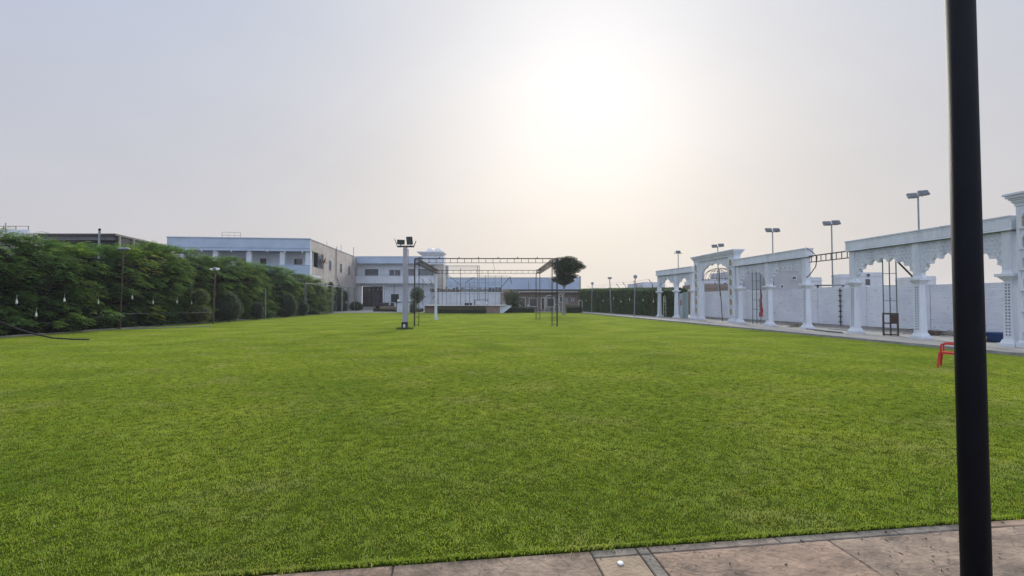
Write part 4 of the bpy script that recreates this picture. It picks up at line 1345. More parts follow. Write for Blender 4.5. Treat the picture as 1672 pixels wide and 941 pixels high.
# ------------------------------------------------------------------ white building at the back
Y2 = 83.0; X2 = -28.3
t = thing('white_building', 'white two storey building with a dark glazed doorway at the back left', 'building', (X2, Y2, 0))
xr = lambda px, Y=Y2: xat(px, Y) - X2
m = MB()
x_d0, x_d1 = xr(590), xr(625.5)
W2 = xr(722)
m.box(0, x_d0, 0, .3, 0, 4.9); m.box(x_d1, W2, 0, .3, 0, 4.9); m.box(x_d0, x_d1, 0, .3, zat(468, Y2), 4.9)
m.box(0, W2, 0, .3, 4.9, 8.4); m.box(0, W2, 8, 8.3, 0, 8.4); m.build('wall', M['white2'], t)
m = MB(); m.box(-.2, W2, -1.25, .3, 8.35, 9.55); m.box(-.25, W2 + .05, -1.32, .35, 9.55, 9.65); m.box(0, W2, .3, 8.3, 8.4, 8.6); m.build('roof_parapet', M['blue'], t)
m = MB(); m.box(-.1, W2, -1.25, -1.1, 4.75, 6.08); m.box(-.1, W2, -1.1, 0, 4.75, 4.9); m.box(-.1, W2, -1.3, -1.05, 6.08, 6.14); m.build('balcony', M['white2'], t)
m = MB(); m.bar((-.1, -1.15, 6.35), (W2, -1.15, 6.35), .02); m.build('handrail', M['greysteel'], t)
for (a, b) in ((597, 616), (635.5, 653.5), (667, 675), (684, 706)):
    xa, xb = xr(a), xr(b); za, zb = zat(451.8, Y2), zat(440.9, Y2)
    m = MB(); m.ringprism([(xa - .12, za - .12), (xb + .12, za - .12), (xb + .12, zb + .12), (xa - .12, zb + .12)], [(xa, za), (xb, za), (xb, zb), (xa, zb)], -.08, .0)
    m.box((xa + xb) / 2 - .04, (xa + xb) / 2 + .04, -.07, -.03, za, zb)
    f = m.build('window', M['steel'] if a != 635.5 else M['white2'], t); m = MB(); m.box(xa, xb, -.03, .0, za, zb); m.build('pane', M['glass'], f)
# door recess
m = MB(); m.box(x_d0, x_d1, .9, 1.0, .5, zat(468, Y2)); m.build('doorway', M['dark'], t)
fr = MB()
for k in range(4):
    x = x_d0 + (x_d1 - x_d0) * k / 3; fr.box(x - .05, x + .05, .82, .9, .5, 4.2)
fr.box(x_d0, x_d1, .82, .88, 3.3, 3.4)
fr.build('door_frame', M['darkroof'], t)
m = MB(); m.box(xr(606), xr(618), .7, .8, .5, 3.1); m.build('door', M['darkroof'], t)
for k in range(5):
    m = MB(); m.sphere((x_d0 + .5 + k * .75, .7, 3.7), .09, seg=8, rings=5); m.build('bulb', M['plastic'], t)
# ground floor window
xa, xb, za, zb = xr(638.5), xr(651.5), zat(493.5, Y2), zat(480.5, Y2)
m = MB(); m.ringprism([(xa - .1, za - .1), (xb + .1, za - .1), (xb + .1, zb + .1), (xa - .1, zb + .1)], [(xa, za), (xb, za), (xb, zb), (xa, zb)], -.08, 0)
f = m.build('window', M['white2'], t); m = MB(); m.box(xa, xb, -.03, 0, za, zb); m.build('pane', M['dark'], f)
m = MB(); m.box(x_d0 - .4, x_d1 + .6, -4, 0, .04, .3); m.box(x_d0 - .2, x_d1 + .4, -3, .9, .3, .5); m.build('steps', M['kerb'], t)
for q in (x_d1 + .05, x_d0 - .3):
    m = MB(); m.box(q, q + .25, -.4, 0, 0, 4.75); m.build('pillar', M['white2'], t)
m = MB(); m.tube([(xr(644), -.05, 2.9), (xr(644), -.05, 4.6)], .03, 5); m.tube([(xr(627), -.3, 4.3), (xr(660), -.3, 4.25)], .02, 4); m.build('cable', M['steel'], t)

# tower with water tanks
t = thing('stair_tower', 'narrow concrete stair tower with flared roof slab beside the white building', 'tower', (xat(709, 81.5), 81.5, 0))
wT = xat(724, 81.5) - xat(709, 81.5)
m = MB(); m.box(0, wT, 0, 2.5, 0, zat(432, 81.5)); m.build('shaft', M['concrete'], t)
m = MB(); m.box(-2.1, wT, -.2, 2.6, zat(432, 81.5), zat(418, 81.5)); m.build('upper_room', M['white2'], t)
m = MB(); m.frustum(-.65, 1.2, zat(418, 81.5), zat(413, 81.5), 1.6, 1.5, 2.35, 2.0); m.box(-3.02, 1.7, -.82, 3.22, zat(413, 81.5), zat(411.5, 81.5)); m.build('roof_slab', M['white2'], t)
for k, px in enumerate((700.5, 713.5)):
    tk = thing('water_tank', ['white ribbed water tank on the tower roof, left of the pair', 'white ribbed water tank on the tower roof, right of the pair'][k], 'water tank', (xat(px, 81.5), 82.6, zat(411.5, 81.5)), 0, 'water tanks on the tower')
    m = MB(); m.lathe([(.62, 0), (.63, .12), (.6, .14), (.63, .17), (.63, .32), (.6, .34), (.63, .37), (.63, .55), (.56, .66), (.3, .74)], seg=16); m.build('barrel', M['plastic'], tk, smooth=True)
    m = MB(); m.lathe([(.22, .73), (.22, .83), (.1, .85)], seg=12); m.build('lid', M['plastic'], tk)

# ------------------------------------------------------------------ long hall with blue parapet
Y3 = 75.0; X3 = xat(727, Y3)
t = thing('long_hall', 'long low hall with pale blue sheet parapet behind the stage and veranda', 'building', (X3, Y3, 0))
xr3 = lambda px: xat(px, Y3) - X3
W3 = xr3(948)
m = MB(); m.box(0, W3, .2, 7, 0, 3.5); m.build('wall', M['concrete'], t)
m = MB(); m.box(0, xr3(928), 0, .15, 3.5, zat(454, Y3)); m.box(xr3(928), W3, 0, .15, 3.5, zat(452.5, Y3)); m.box(W3 - .15, W3, .15, 7, 3.5, zat(452, Y3))
for k in range(26): m.box(.4 + k * .86, .43 + k * .86, -.03, 0, 3.5, zat(454, Y3))
m.build('parapet', M['blue'], t)
m = MB(); m.box(0, xr3(928) - .01, -.06, .2, zat(454, Y3), zat(454, Y3) + .08); m.box(W3 - .25, W3 + .05, -.08, -.0, 3.3, zat(451, Y3)); m.build('coping', M['concrete'], t)
m = MB(); m.tube([(xr3(863), -.08, 3.5), (xr3(863), -.08, 4.9)], .04, 5); m.tube([(xr3(898), -.08, 3.5), (xr3(897), -.08, 4.8), (xr3(895), -.08, 5.2)], .02, 5); m.build('drainpipe', M['greysteel'], t)

Y4 = 68.0; X4 = xat(836, Y4)
t = thing('stone_veranda', 'low brown stone building with dark flat roof edge and framed openings behind the lone tree', 'building', (X4, Y4, 0))
xr4 = lambda px: xat(px, Y4) - X4
z4 = lambda py: zat(py, Y4)
W4 = xr4(951)
# masonry wall in pieces round the openings (px0, px1, pytop, pybottom)
ops = [(848.5, 857, 487, 503), (865, 876, 487.5, 500), (884.5, 890, 487, 505), (893.5, 904.5, 487.5, 500.5), (914.5, 919, 485, 493)]
m = MB(); xs_ = 836
for (a, b, c_, d) in ops:
    m.box(xr4(xs_), xr4(a), 0, .3, 0, 3.1)
    m.box(xr4(a), xr4(b), 0, .3, z4(c_), 3.1)
    if z4(d) > .1: m.box(xr4(a), xr4(b), 0, .3, 0, z4(d))
    xs_ = b
m.box(xr4(xs_), W4, 0, .3, 0, 3.1); m.box(0, .3, .3, 5, 0, 3.1)
m.build('wall', M['rubble'], t)
m = MB(); m.box(-.6, W4 + .3, -1.3, 6, 3.12, 3.30); m.build('roof', M['darkroof'], t)
m = MB(); m.box(-.6, W4 + .3, -1.2, -.9, 2.86, 3.10); m.build('roof_beam', M['concrete'], t)
for (a, b, c_, d) in ops:
    xa, xb, za, zb = xr4(a), xr4(b), max(.05, z4(d)), z4(c_); door = za < .7
    e = .14
    out_ = [(xa - e, za - (0 if door else e)), (xb + e, za - (0 if door else e)), (xb + e, zb + e), (xa - e, zb + e)]
    f = MB(); f.ringprism(out_, [(xa, za + (.01 if door else 0)), (xb, za + (.01 if door else 0)), (xb, zb), (xa, zb)], -.07, -.005)
    fo = f.build('door' if door else 'window', M['cream'], t)
    f = MB(); f.box(xa, xb, .1, .14, za, zb); f.build('pane', M['dark'], fo)
for (px, py, r_) in ((925, 489, .2), (935, 489.5, .25), (925, 494, .16)):
    q = MB(); c_ = (xr4(px), z4(py))
    o1 = [(c_[0] + r_ * math.cos(i * math.pi / 8), c_[1] + r_ * math.sin(i * math.pi / 8)) for i in range(16)]
    i1 = [(c_[0] + r_ * .55 * math.cos(i * math.pi / 8), c_[1] + r_ * .55 * math.sin(i * math.pi / 8)) for i in range(16)]
    q.ringprism(o1, i1, -.05, -.004); fo = q.build('round_window', M['white2'], t)
    q = MB(); q.prism(i1, -.02, -.003); q.build('pane', M['dark'], fo)

# hoops and arches standing at the veranda
def hoop(label, px, Y, w_, h_, r_=.05, rz=0, m_=None):
    m = MB(); x = xat(px, Y); q = w_ / 2
    pts_ = [(-q, 0, 0), (-q, 0, h_ - q)] + [(-q * math.cos(a), 0, h_ - q + q * math.sin(a)) for a in [math.pi * i / 10 for i in range(1, 10)]] + [(q, 0, h_ - q), (q, 0, 0)]
    m.tube(pts_, r_, 6)
    m.tube([(a, b + .25, c_) for a, b, c_ in pts_], r_, 6)
    for k in (1, 4, 7, 10): 
        a, b, c_ = pts_[k]; m.bar((a, 0, c_), (a, .25, c_), r_ * .6)
    o = m.build('garden_arch', m_ or M['cream']); o.location = (x, Y, .0); o.rotation_euler = (0, 0, rz)
    return tag(o, label, 'garden arch', 'pale garden arches by the veranda')


hoop('large cream round topped arch frame before the stone veranda', 897, 62.5, 1.35, 2.35)
hoop('small pale arch frame at the foot of the right truss leg', 909, 60.5, .8, 1.2, .035)
hoop('small pale arch frame beside the trimmed hedge end', 948, 61, .45, 1.7, .035)
hoop('narrow cream arch frame left of the lone tree trunk', 915.5, 63.5, .5, 2.6, .05)
# white boards leaning
for k, (px, Y, w_, h_, lab) in enumerate([(846.5, 62.5, .4, 1.2, 'rounded grey board standing left of the veranda door'), (861, 63, .18, 1.15, 'thin white board leaning between the veranda door and window')]):
    m = MB(); m.M = Matrix.Translation((xat(px, Y), Y, 0)) @ Matrix.Rotation(R(6), 4, 'Y')
    m.prism([(-w_ / 2, 0), (w_ / 2, 0), (w_ / 2, h_ * .85), (w_ * .2, h_), (-w_ * .3, h_ * .95), (-w_ / 2, h_ * .7)], -.03, .03)
    tag(m.build('board', M['white2']), lab, 'board')

# ------------------------------------------------------------------ stage
YS = 59.0
xa, xb = xat(693, YS), xat(820, YS)
t = thing('stage', 'raised brick fronted stage with pale slab edge and white panel backdrop', 'stage', (xa, YS, 0))
w_ = xb - xa; wg = xat(793, YS) - xa
m = MB(); m.box(0, wg, .15, 9, 0, .95); m.box(wg, w_ - .3, -.25, 9, 0, .95); m.build('brick_base', M['brick'], t)
m = MB(); m.box(-.1, w_ + .5, -.4, 9.1, .95, 1.03); m.build('slab', M['cream'], t)
m = MB(); m.prism([(w_ - .3, 0), (w_ + .1, 0), (w_ + 1.2, .85), (w_ + 1.2, .95), (w_ - .3, .95)], -.2, 5); m.build('end_ramp', M['white2'], t)
bx0 = xat(717, 64) - xa; bx1 = xat(817, 64) - xa
for k in range(8):
    a = bx0 + (bx1 - bx0) * k / 8; b = bx0 + (bx1 - bx0) * (k + 1) / 8 - .03
    m = MB(); m.box(a, b, 5, 5.1, 1.03, 2.95 - (.03 if k % 3 else 0)); m.build('backdrop_panel', M['white2'], t)

SX = lambda px: xat(px, 60.5)
t = thing('scaffold', 'maze of dark scaffold tubes and rails standing on the brick stage', 'scaffold', (0, 60.5, 0))
ZS = lambda py: zat(py, 60.5)
for px, top in ((690.5, 455), (704, 452), (722, 440), (729, 434), (746, 460), (752, 438), (774, 452), (792.5, 450), (797, 442), (808.5, 450), (818.5, 450), (735, 462), (760, 461), (767, 462)):
    m = MB(); m.bar((SX(px), 0, 1.04), (SX(px), 0, ZS(top)), .032); m.build('upright', M['greysteel'] if px in (729, 797, 704, 746, 774, 808.5, 735, 760) else M['steel'], t)
m = MB()
for (a, b, py) in ((690, 818, 474), (729, 818, 461.5), (729, 778, 465.5), (744, 800, 469.5), (797, 818, 465), (797, 818, 470), (684, 720, 465), (797, 818, 451), (779, 830, 451), (700, 778, 468), (752, 818, 472.5), (717, 817, 480), (745, 792, 457)):
    m.bar((SX(a), .05, ZS(py)), (SX(b), .05, ZS(py)), .026)
m.build('rail', M['greysteel'], t)
m = MB()
for (a, b, c_, d) in ((732, 450, 752, 466), (773, 453, 760, 462), (700, 456, 716, 474), (684, 452, 700, 468), (818, 470, 833, 452), (833, 452, 835, 463), (706, 488, 715, 476), (685, 490, 696, 484)):
    m.bar((SX(a), .1, ZS(b)), (SX(c_), .1, ZS(d)), .04)
m.build('brace', M['steel'], t)
m = MB(); m.bar((SX(729), 0, ZS(434.5)), (SX(783), 0, ZS(434.5)), .05); m.bar((SX(729), 0, ZS(436.5)), (SX(783), 0, ZS(436.8)), .025); m.bar((SX(729), 0, ZS(439.5)), (SX(779), 0, ZS(439.5)), .03); m.build('top_beam', M['greysteel'], t)
m = MB()
for px in (779.5, 782.5):
    m.bar((SX(px), 0, 1.04), (SX(px), 0, ZS(435)), .04)
for k in range(16): m.bar((SX(779.5), 0, 1.4 + k * .29), (SX(782.5), 0, 1.55 + k * .29), .018)
m.build('lattice_post', M['greysteel'], t)
rnd = random.Random(3)
for (a, b) in ((702, 750), (752, 796), (797, 818)):
    m = MB()
    xx = a
    while xx < b:
        w2 = rnd.uniform(1.5, 4); m.box(SX(xx), SX(min(xx + w2, b)), .15, .5, ZS(476), ZS(471 + rnd.uniform(-2.5, 2.2))); xx += w2 + rnd.uniform(.2, 1.5)
    m.box(SX(a), SX(b), .1, .6, ZS(477), ZS(476.2))
    m.build('loaded_shelf', [M['rust'], M['greysteel'], M['darkroof']][(a > 740) + (a > 790)], t)

for k, (px, lab) in enumerate([(760.5, 'black box speaker on the stage floor, leftmost of three'), (764, 'black box speaker on the stage floor, middle of three'), (769, 'black box speaker on the stage floor, rightmost of three')]):
    q = thing('speaker', lab, 'speaker', (xat(px, 60), 60, 1.03), 0, 'black speakers on the stage')
    m = MB(); m.frustum(0, 0, 0, .3, .13, .14, .12, .11); m.build('cabinet', M['black'], q, bevel=.01)
    m = MB(); m.M = Matrix.Translation((0, -.13, .15)) @ Matrix.Rotation(R(90), 4, 'X'); m.lathe([(.08, -.01), (.08, .012)], seg=12); m.build('cone', M['darkroof'], q)
q = thing('table', 'dark topped table on the stage between two white chairs', 'table', (xat(786, 59.8), 59.8, 1.03))
m = MB(); m.box(-.95, .95, -.35, .35, .68, .74); m.build('table_top', M['darkroof'], q)
for sx in (-.85, .85):
    for sy in (-.28, .28):
        m = MB(); m.box(sx - .03, sx + .03, sy - .03, sy + .03, 0, .68); m.build('leg', M['darkroof'], q)


def plastic_chair(name, label, loc, rz, mt, group=None, scale=1):
    """monobloc armchair facing local -X"""
    t = thing(name, label, 'chair', loc, rz, group)
    t.scale = scale if isinstance(scale, tuple) else (scale,) * 3
    m = MB()
    # seat with a soft dip and rolled front lip
    n = 8; vs = []; fs = []
    for i in range(n + 1):
        for j in range(n + 1):
            u = i / n; v = j / n - .5
            x = -.25 + .46 * u; y = v * (.46 - .05 * u)
            z = .415 - .02 * math.sin(math.pi * u) * math.cos(v * math.pi) - .02 * u - .03 * max(0, .12 - u) / .12
            vs.append((x, y, z))
    k = len(vs)
    vs += [(a, b, c_ - .014) for a, b, c_ in vs]
    for i in range(n):
        for j in range(n):
            a = i * (n + 1) + j
            fs.append((a, a + 1, a + n + 2, a + n + 1)); fs.append((k + a, k + a + n + 1, k + a + n + 2, k + a + 1))
    for i in range(n):
        a = i * (n + 1); fs.append((a, a + n + 1, k + a + n + 1, k + a)); a += n; fs.append((a + n + 1, a, k + a, k + a + n + 1))
        a = i; fs.append((a + 1, a, k + a, k + a + 1)); a = n * (n + 1) + i; fs.append((a, a + 1, k + a + 1, k + a))
    m.add(vs, fs)
    m.box(-.255, .2, -.235, -.22, .36, .41); m.box(-.255, .2, .22, .235, .36, .41); m.box(-.262, -.245, -.22, .22, .36, .405)
    m.build('seat', mt, t, smooth=False)
    # curved backrest with vertical slots
    m = MB(); nb = 7
    for q in range(nb):
        v0 = (q / nb - .5) * .46; v1 = ((q + .62) / nb - .5) * .46
        def bk(v, h): return (.20 + .10 * h - .25 * v * v * 1.0, v * (1 - .12 * h), .41 + .40 * h)
        for h0, h1 in ((0, .33), (.33, .66), (.66, .92)):
            a, b, c_, d = bk(v0, h0), bk(v1, h0), bk(v1, h1), bk(v0, h1)
            e = [(x + .012, y, z) for x, y, z in (a, b, c_, d)]
            m.add([a, b, c_, d] + e, [(0, 1, 2, 3), (7, 6, 5, 4), (0, 4, 5, 1), (2, 6, 7, 3), (1, 5, 6, 2), (3, 7, 4, 0)])
    for h, r_ in ((.96, .02), (.02, .018)):
        m.tube([(.206 + .10 * h - .25 * v * v, v * (1 - .12 * h), .41 + .40 * h) for v in [(-.24 + .48 * i / 8) for i in range(9)]], r_, 6)
    m.tube([(.20 - .014, -.235, .40), (.24, -.225, .6), (.285, -.21, .78)], .016, 6); m.tube([(.20 - .014, .235, .40), (.24, .225, .6), (.285, .21, .78)], .016, 6)
    m.build('backrest', mt, t)
    for s_ in (-1, 1):
        # arm: flat strap rising from the seat front and running back
        m = MB(); ys_ = s_ * .25
        path = [(-.205, .36), (-.205, .56), (-.19, .60), (-.16, .622), (.0, .632), (.24, .628)]
        for (x0, z0), (x1, z1) in zip(path[:-1], path[1:]):
            m_ = Vector((x1 - x0, 0, z1 - z0)).normalized(); nn = Vector((-m_.z, 0, m_.x)) * .02
            a = Vector((x0, 0, z0)); b = Vector((x1, 0, z1)); hw = .032
            m.add([a - nn + Vector((0, ys_ - hw, 0)), a - nn + Vector((0, ys_ + hw, 0)), a + nn + Vector((0, ys_ + hw, 0)), a + nn + Vector((0, ys_ - hw, 0)),
                   b - nn + Vector((0, ys_ - hw, 0)), b - nn + Vector((0, ys_ + hw, 0)), b + nn + Vector((0, ys_ + hw, 0)), b + nn + Vector((0, ys_ - hw, 0))],
                  [(0, 1, 2, 3), (7, 6, 5, 4), (0, 4, 5, 1), (1, 5, 6, 2), (2, 6, 7, 3), (3, 7, 4, 0)])
        m.build('armrest', mt, t)
        for (x0, x1) in ((-.235, -.29), (.19, .26)):
            m = MB(); y0 = s_ * .225; y1 = s_ * .265
            sx = .033; sy = .02
            m.add([(x0 - sx, y0 - sy, .40), (x0 + sx, y0 - sy, .40), (x0 + sx, y0 + sy, .40), (x0 - sx, y0 + sy, .40),
                   (x1 - sx * .75, y1 - sy * .8, 0), (x1 + sx * .75, y1 - sy * .8, 0), (x1 + sx * .75, y1 + sy * .8, 0), (x1 - sx * .75, y1 + sy * .8, 0)],
                  [(0, 3, 2, 1), (4, 5, 6, 7), (0, 1, 5, 4), (1, 2, 6, 5), (2, 3, 7, 6), (3, 0, 4, 7)])
            m.build('leg', mt, t, bevel=.004)
    return t


cw = plastic_chair('plastic_chair', 'white plastic chair on the stage at the left end of the table', (xat(781, 59.4), 59.4, 1.03), R(90), M['plastic'], 'white chairs on the stage', scale=.65)
dup(cw, (xat(794.5, 59.4), 59.4, 1.03), R(75), 'white plastic chair on the stage at the right end of the table')

# red chair by the black post
plastic_chair('plastic_chair', 'red plastic armchair on the lawn partly hidden by the black post', (gnd(1531, 600.5).x + .318, gnd(1531, 600.5).y - .017, 0.0), R(-50), M['red'], scale=(.75, .88, .94))

# furniture heap, long counter and lamps in front of the white building
t = thing('counter', 'long thin dark counter with white lamp blocks in front of the white building', 'counter', (xat(665, 64), 64, 0))
m = MB(); m.box(xat(646, 64) - xat(665, 64), xat(686, 64) - xat(665, 64), -.3, .3, 1.36, 1.46); m.build('top', M['darkroof'], t)
m = MB()
for px in (648, 684): m.box(xat(px, 64) - xat(665, 64) - .04, xat(px, 64) - xat(665, 64) + .04, -.1, .1, 0, 1.36)
m.build('leg', M['darkroof'], t)
m = MB(); m.box(xat(649, 64) - xat(665, 64), xat(669, 64) - xat(665, 64), -.25, .25, .05, 1.0); m.build('front_panel', M['white2'], t)
for k, (px, lab) in enumerate([(650.5, 'small white cylinder lamp on the dark counter left of the pole'), (673, 'small white box lamp on the dark counter right of the pole')]):
    m = MB(); m.M = Matrix.Translation((xat(px, 64), 64, 1.46)); m.lathe([(.14, 0), (.16, .1), (.14, .3), (.06, .34)], seg=12)
    tag(m.build('table_lamp', M['plastic'], smooth=True), lab, 'lamp')
t = thing('brick_planter', 'low brown brick planter with dark clutter left of the tall white pole', 'planter', (xat(637, 70), 70, 0))
m = MB(); m.box(-1.6, 1.5, 0, .8, 0, .75); m.build('brick_base', M['brick'], t)
m = MB()
for k in range(9): m.box(-1.9 + k * .28, -1.7 + k * .28, .0, .5, .76, .9 + .5 * abs(math.sin(k * 2.1)))
m.build('stacked_items', M['darkroof'], t)
t = thing('handcart', 'dark handcart with wheels parked by the doorway right side', 'handcart', (xat(625, 72), 72, 0))
m = MB(); m.box(-.8, .5, -.3, .3, .7, 1.3); m.build('tray', M['darkroof'], t)
for sx in (-.6, .9):
    m = MB(); m.M = Matrix.Translation((sx, -.35, .45)) @ Matrix.Rotation(R(90), 4, 'X'); m.lathe([(.42, -.03), (.45, 0), (.42, .03)], seg=18); m.build('wheel', M['black'], t)
m = MB(); m.bar((.5, 0, .8), (1.1, 0, 1.5), .03); m.build('handle', M['steel'], t)

# ------------------------------------------------------------------ the steel truss square on the lawn
FLp = Vector((xat(677, 28.9), 28.9, 0)); FRp = Vector((xat(909.5, 28.9), 28.9, 0)); BLp = Vector((xat(711.8, 38.3), 38.3, 0)); BRp = Vector((xat(881.5, 38.2), 38.2, 0))
TH = 4.33
t = thing('truss_frame', 'large open square frame of dark lattice steel beams standing on the lawn', 'truss frame', (0, 33, 0))


def tp_(v): return Vector(v) - Vector((0, 33, 0))


def lattice(a, b, depth, r, n, zig=True, r2=None, mt=None, nm='beam'):
    """two chords with struts; depth is the vector from the upper to the lower chord"""
    m = MB(); a = tp_(a); b = tp_(b); dp = Vector(depth)
    m.bar(a, b, r); m.bar(a + dp, b + dp, r2 or r)
    for i in range(n + 1):
        p = a + (b - a) * i / n; m.bar(p, p + dp, r * .5)
        if zig and i < n: m.bar(p + (dp if i % 2 else dp * 0), a + (b - a) * (i + 1) / n + (dp * 0 if i % 2 else dp), r * .45)
    return m.build(nm, mt or M['steel'], t)


lattice(FLp + Vector((0, 0, TH)), FRp + Vector((0, 0, TH)), (0, 0, -.27), .032, 20, False, .018)
lattice(BLp + Vector((0, 0, TH - .13)), BRp + Vector((0, 0, TH - .13)), (0, 0, -.25), .026, 18, False, .02, M['rust'])
m0 = []
for (a, b) in ((FLp, BLp), (FRp, BRp)):
    s_ = 1 if a.x < 0 else -1
    aa = a + Vector((0, 0, TH - .02)); bb = b + Vector((0, 0, TH - .15))
    m = MB()
    c_ = [Vector((0, 0, 0)), Vector((s_ * .28, 0, 0)), Vector((s_ * .28, 0, -.27)), Vector((0, 0, -.27))]
    for q in c_: m.bar(tp_(aa + q), tp_(bb + q), .018)
    n_ = 22
    for i in range(n_):
        p = aa + (bb - aa) * i / n_; p2 = aa + (bb - aa) * (i + 1) / n_
        for k in range(4):
            m.bar(tp_(p + c_[k]), tp_(p + c_[(k + 1) % 4]), .007)
            m.bar(tp_(p + c_[k]), tp_(p2 + c_[(k + 1) % 4]), .007)
    m.build('side_beam', M['steel'], t)
for (p, s_, thick) in ((FLp, 1, .045), (FRp, -1, .045), (BRp, -1, .03)):
    m = MB(); o_ = Vector((s_ * .28, 0, 0)); 
    m.bar(tp_(p), tp_(p + Vector((0, 0, TH))), thick)
    m.bar(tp_(p + o_), tp_(p + o_ + Vector((0, 0, TH - .05))), .022)
    for z in (.12, .6): m.bar(tp_(p + Vector((0, 0, z))), tp_(p + o_ + Vector((0, 0, z))), .015)
    if s_ < 0:
        m.bar(tp_(p + o_ * 1.3), tp_(p + o_ * 1.3 + Vector((0, 0, TH - .8))), .016)
        m.tube([tp_(p + o_ * 1.3 + Vector((0, 0, TH - .8))), tp_(p + o_ * 1.3 + Vector((.05, 0, TH - .4))), tp_(p + Vector((-.1, 0, TH - .25)))], .02, 5)
    m.box(tp_(p).x - .08, tp_(p).x + .08, tp_(p).y - .08, tp_(p).y + .08, 0, .02)
    m.build('leg', M['steel'] if thick > .04 else M['rust'], t)
m = MB(); m.frustum(tp_(BLp).x, tp_(BLp).y, 0, TH - .35, .1, .1, .085, .085); m.box(tp_(BLp).x + .1, tp_(BLp).x + .2, tp_(BLp).y - .06, tp_(BLp).y + .06, 0, .25)
m.build('post', M['white2'], t)
m = MB()
for k in range(7): m.bar(tp_(FLp + Vector((.3 + k * 1.25, 0, TH + .03))), tp_(FLp + Vector((.34 + k * 1.25, 0, TH + .1))), .03)
m.tube([tp_(FLp + Vector((5.0, 0, TH - .27))), tp_(FLp + Vector((5.1, 0, TH - .7))), tp_(FLp + Vector((5.05, 0, TH - .8)))], .012, 4)
m.build('clamp', M['steel'], t)

# ------------------------------------------------------------------ white floodlight pole on the lawn
P = gnd(661, 538)
t = thing('light_pole', 'tall white pole with a dark floodlight bracket standing on the lawn left of the truss', 'light pole', P)
k = P.y / 740
zt = zat(404, P.y)
m = MB(); m.frustum(0, 0, .42, zt, .115, .115, .105, .105); m.tube([(.17, -.02, .4), (.17, -.02, zt - .1)], .028, 6); m.build('pole', mat('weathered_white_pole', (.36, .35, .41), .5, .2, 2, .2, 30, stain=(.24, .22, .25), sscale=2.5, stretch=(1, 1, .3)), t, bevel=.01)
m = MB(); m.box(-.16, .16, -.16, .16, 0, .42); m.box(-.2, .2, -.2, .2, 0, .05); m.build('base', M['steel'], t, bevel=.01)
m = MB(); m.box(-.06, .06, -.175, -.158, .12, .3); m.build('junction_box', M['white2'], t)
m = MB(); m.box(-.46, .5, -.06, .06, zt, zt + .09); m.bar((-.46, 0, zt + .05), (-.62, 0, zt + .5), .022); m.bar((.48, 0, zt + .05), (.62, 0, zt + .36), .022); m.build('bracket', M['steel'], t)
for (x, z, w_, h_, rot) in ((-.26, .3, .42, .27, 25), (.24, .38, .34, .46, -10)):
    f = MB(); f.M = Matrix.Translation((x, 0, zt + z)) @ Matrix.Rotation(R(rot), 4, 'Z') @ Matrix.Rotation(R(18), 4, 'X')
    f.box(-w_ / 2, w_ / 2, -.06, .06, -h_ / 2, h_ / 2); f.box(-w_ * .35, w_ * .35, .06, .14, -h_ * .35, h_ * .35)
    for q in range(5): f.box(-w_ * .3 + q * w_ * .15 - .008, -w_ * .3 + q * w_ * .15 + .008, .14, .18, -h_ * .33, h_ * .33)
    f.bar((0, 0, -h_ / 2 - .12), (0, 0, -h_ / 2), .03)
    fo = f.build('lamp_head', M['steel'], t, bevel=.008)
    f2 = MB(); f2.M = f.M; f2.box(-w_ * .42, w_ * .42, -.072, -.062, -h_ * .42, h_ * .42); f2.build('lens', M['glass'], fo)
m = MB(); m.bar((-.3, 0, zt + .07), (-.3, 0, zt + .2), .02); m.bar((.26, 0, zt + .07), (.26, 0, zt + .2), .02)
m.sphere((.14, -.05, zt - .12), .06, seg=8, rings=6); m.build('fitting', M['plastic'], t)

# tufts of longer grass at the pole foot
rnd = random.Random(2); vs = []; fs = []
for i in range(900):
    a = rnd.uniform(0, 6.28); r_ = rnd.uniform(.15, .5); p = Vector((P.x + r_ * math.cos(a), P.y + r_ * math.sin(a) * .7, 0))
    leaf(vs, fs, p, Vector((rnd.gauss(0, .4), rnd.gauss(0, .4), 1)), Vector((rnd.gauss(0, 1), rnd.gauss(0, 1), 0)), rnd.uniform(.06, .18), .006)
o = mesh_obj('grass_tuft', vs, fs, M['conifer']); struct(o, 'stuff'); tag(o, 'longer dark grass round the foot of the white pole', 'grass')

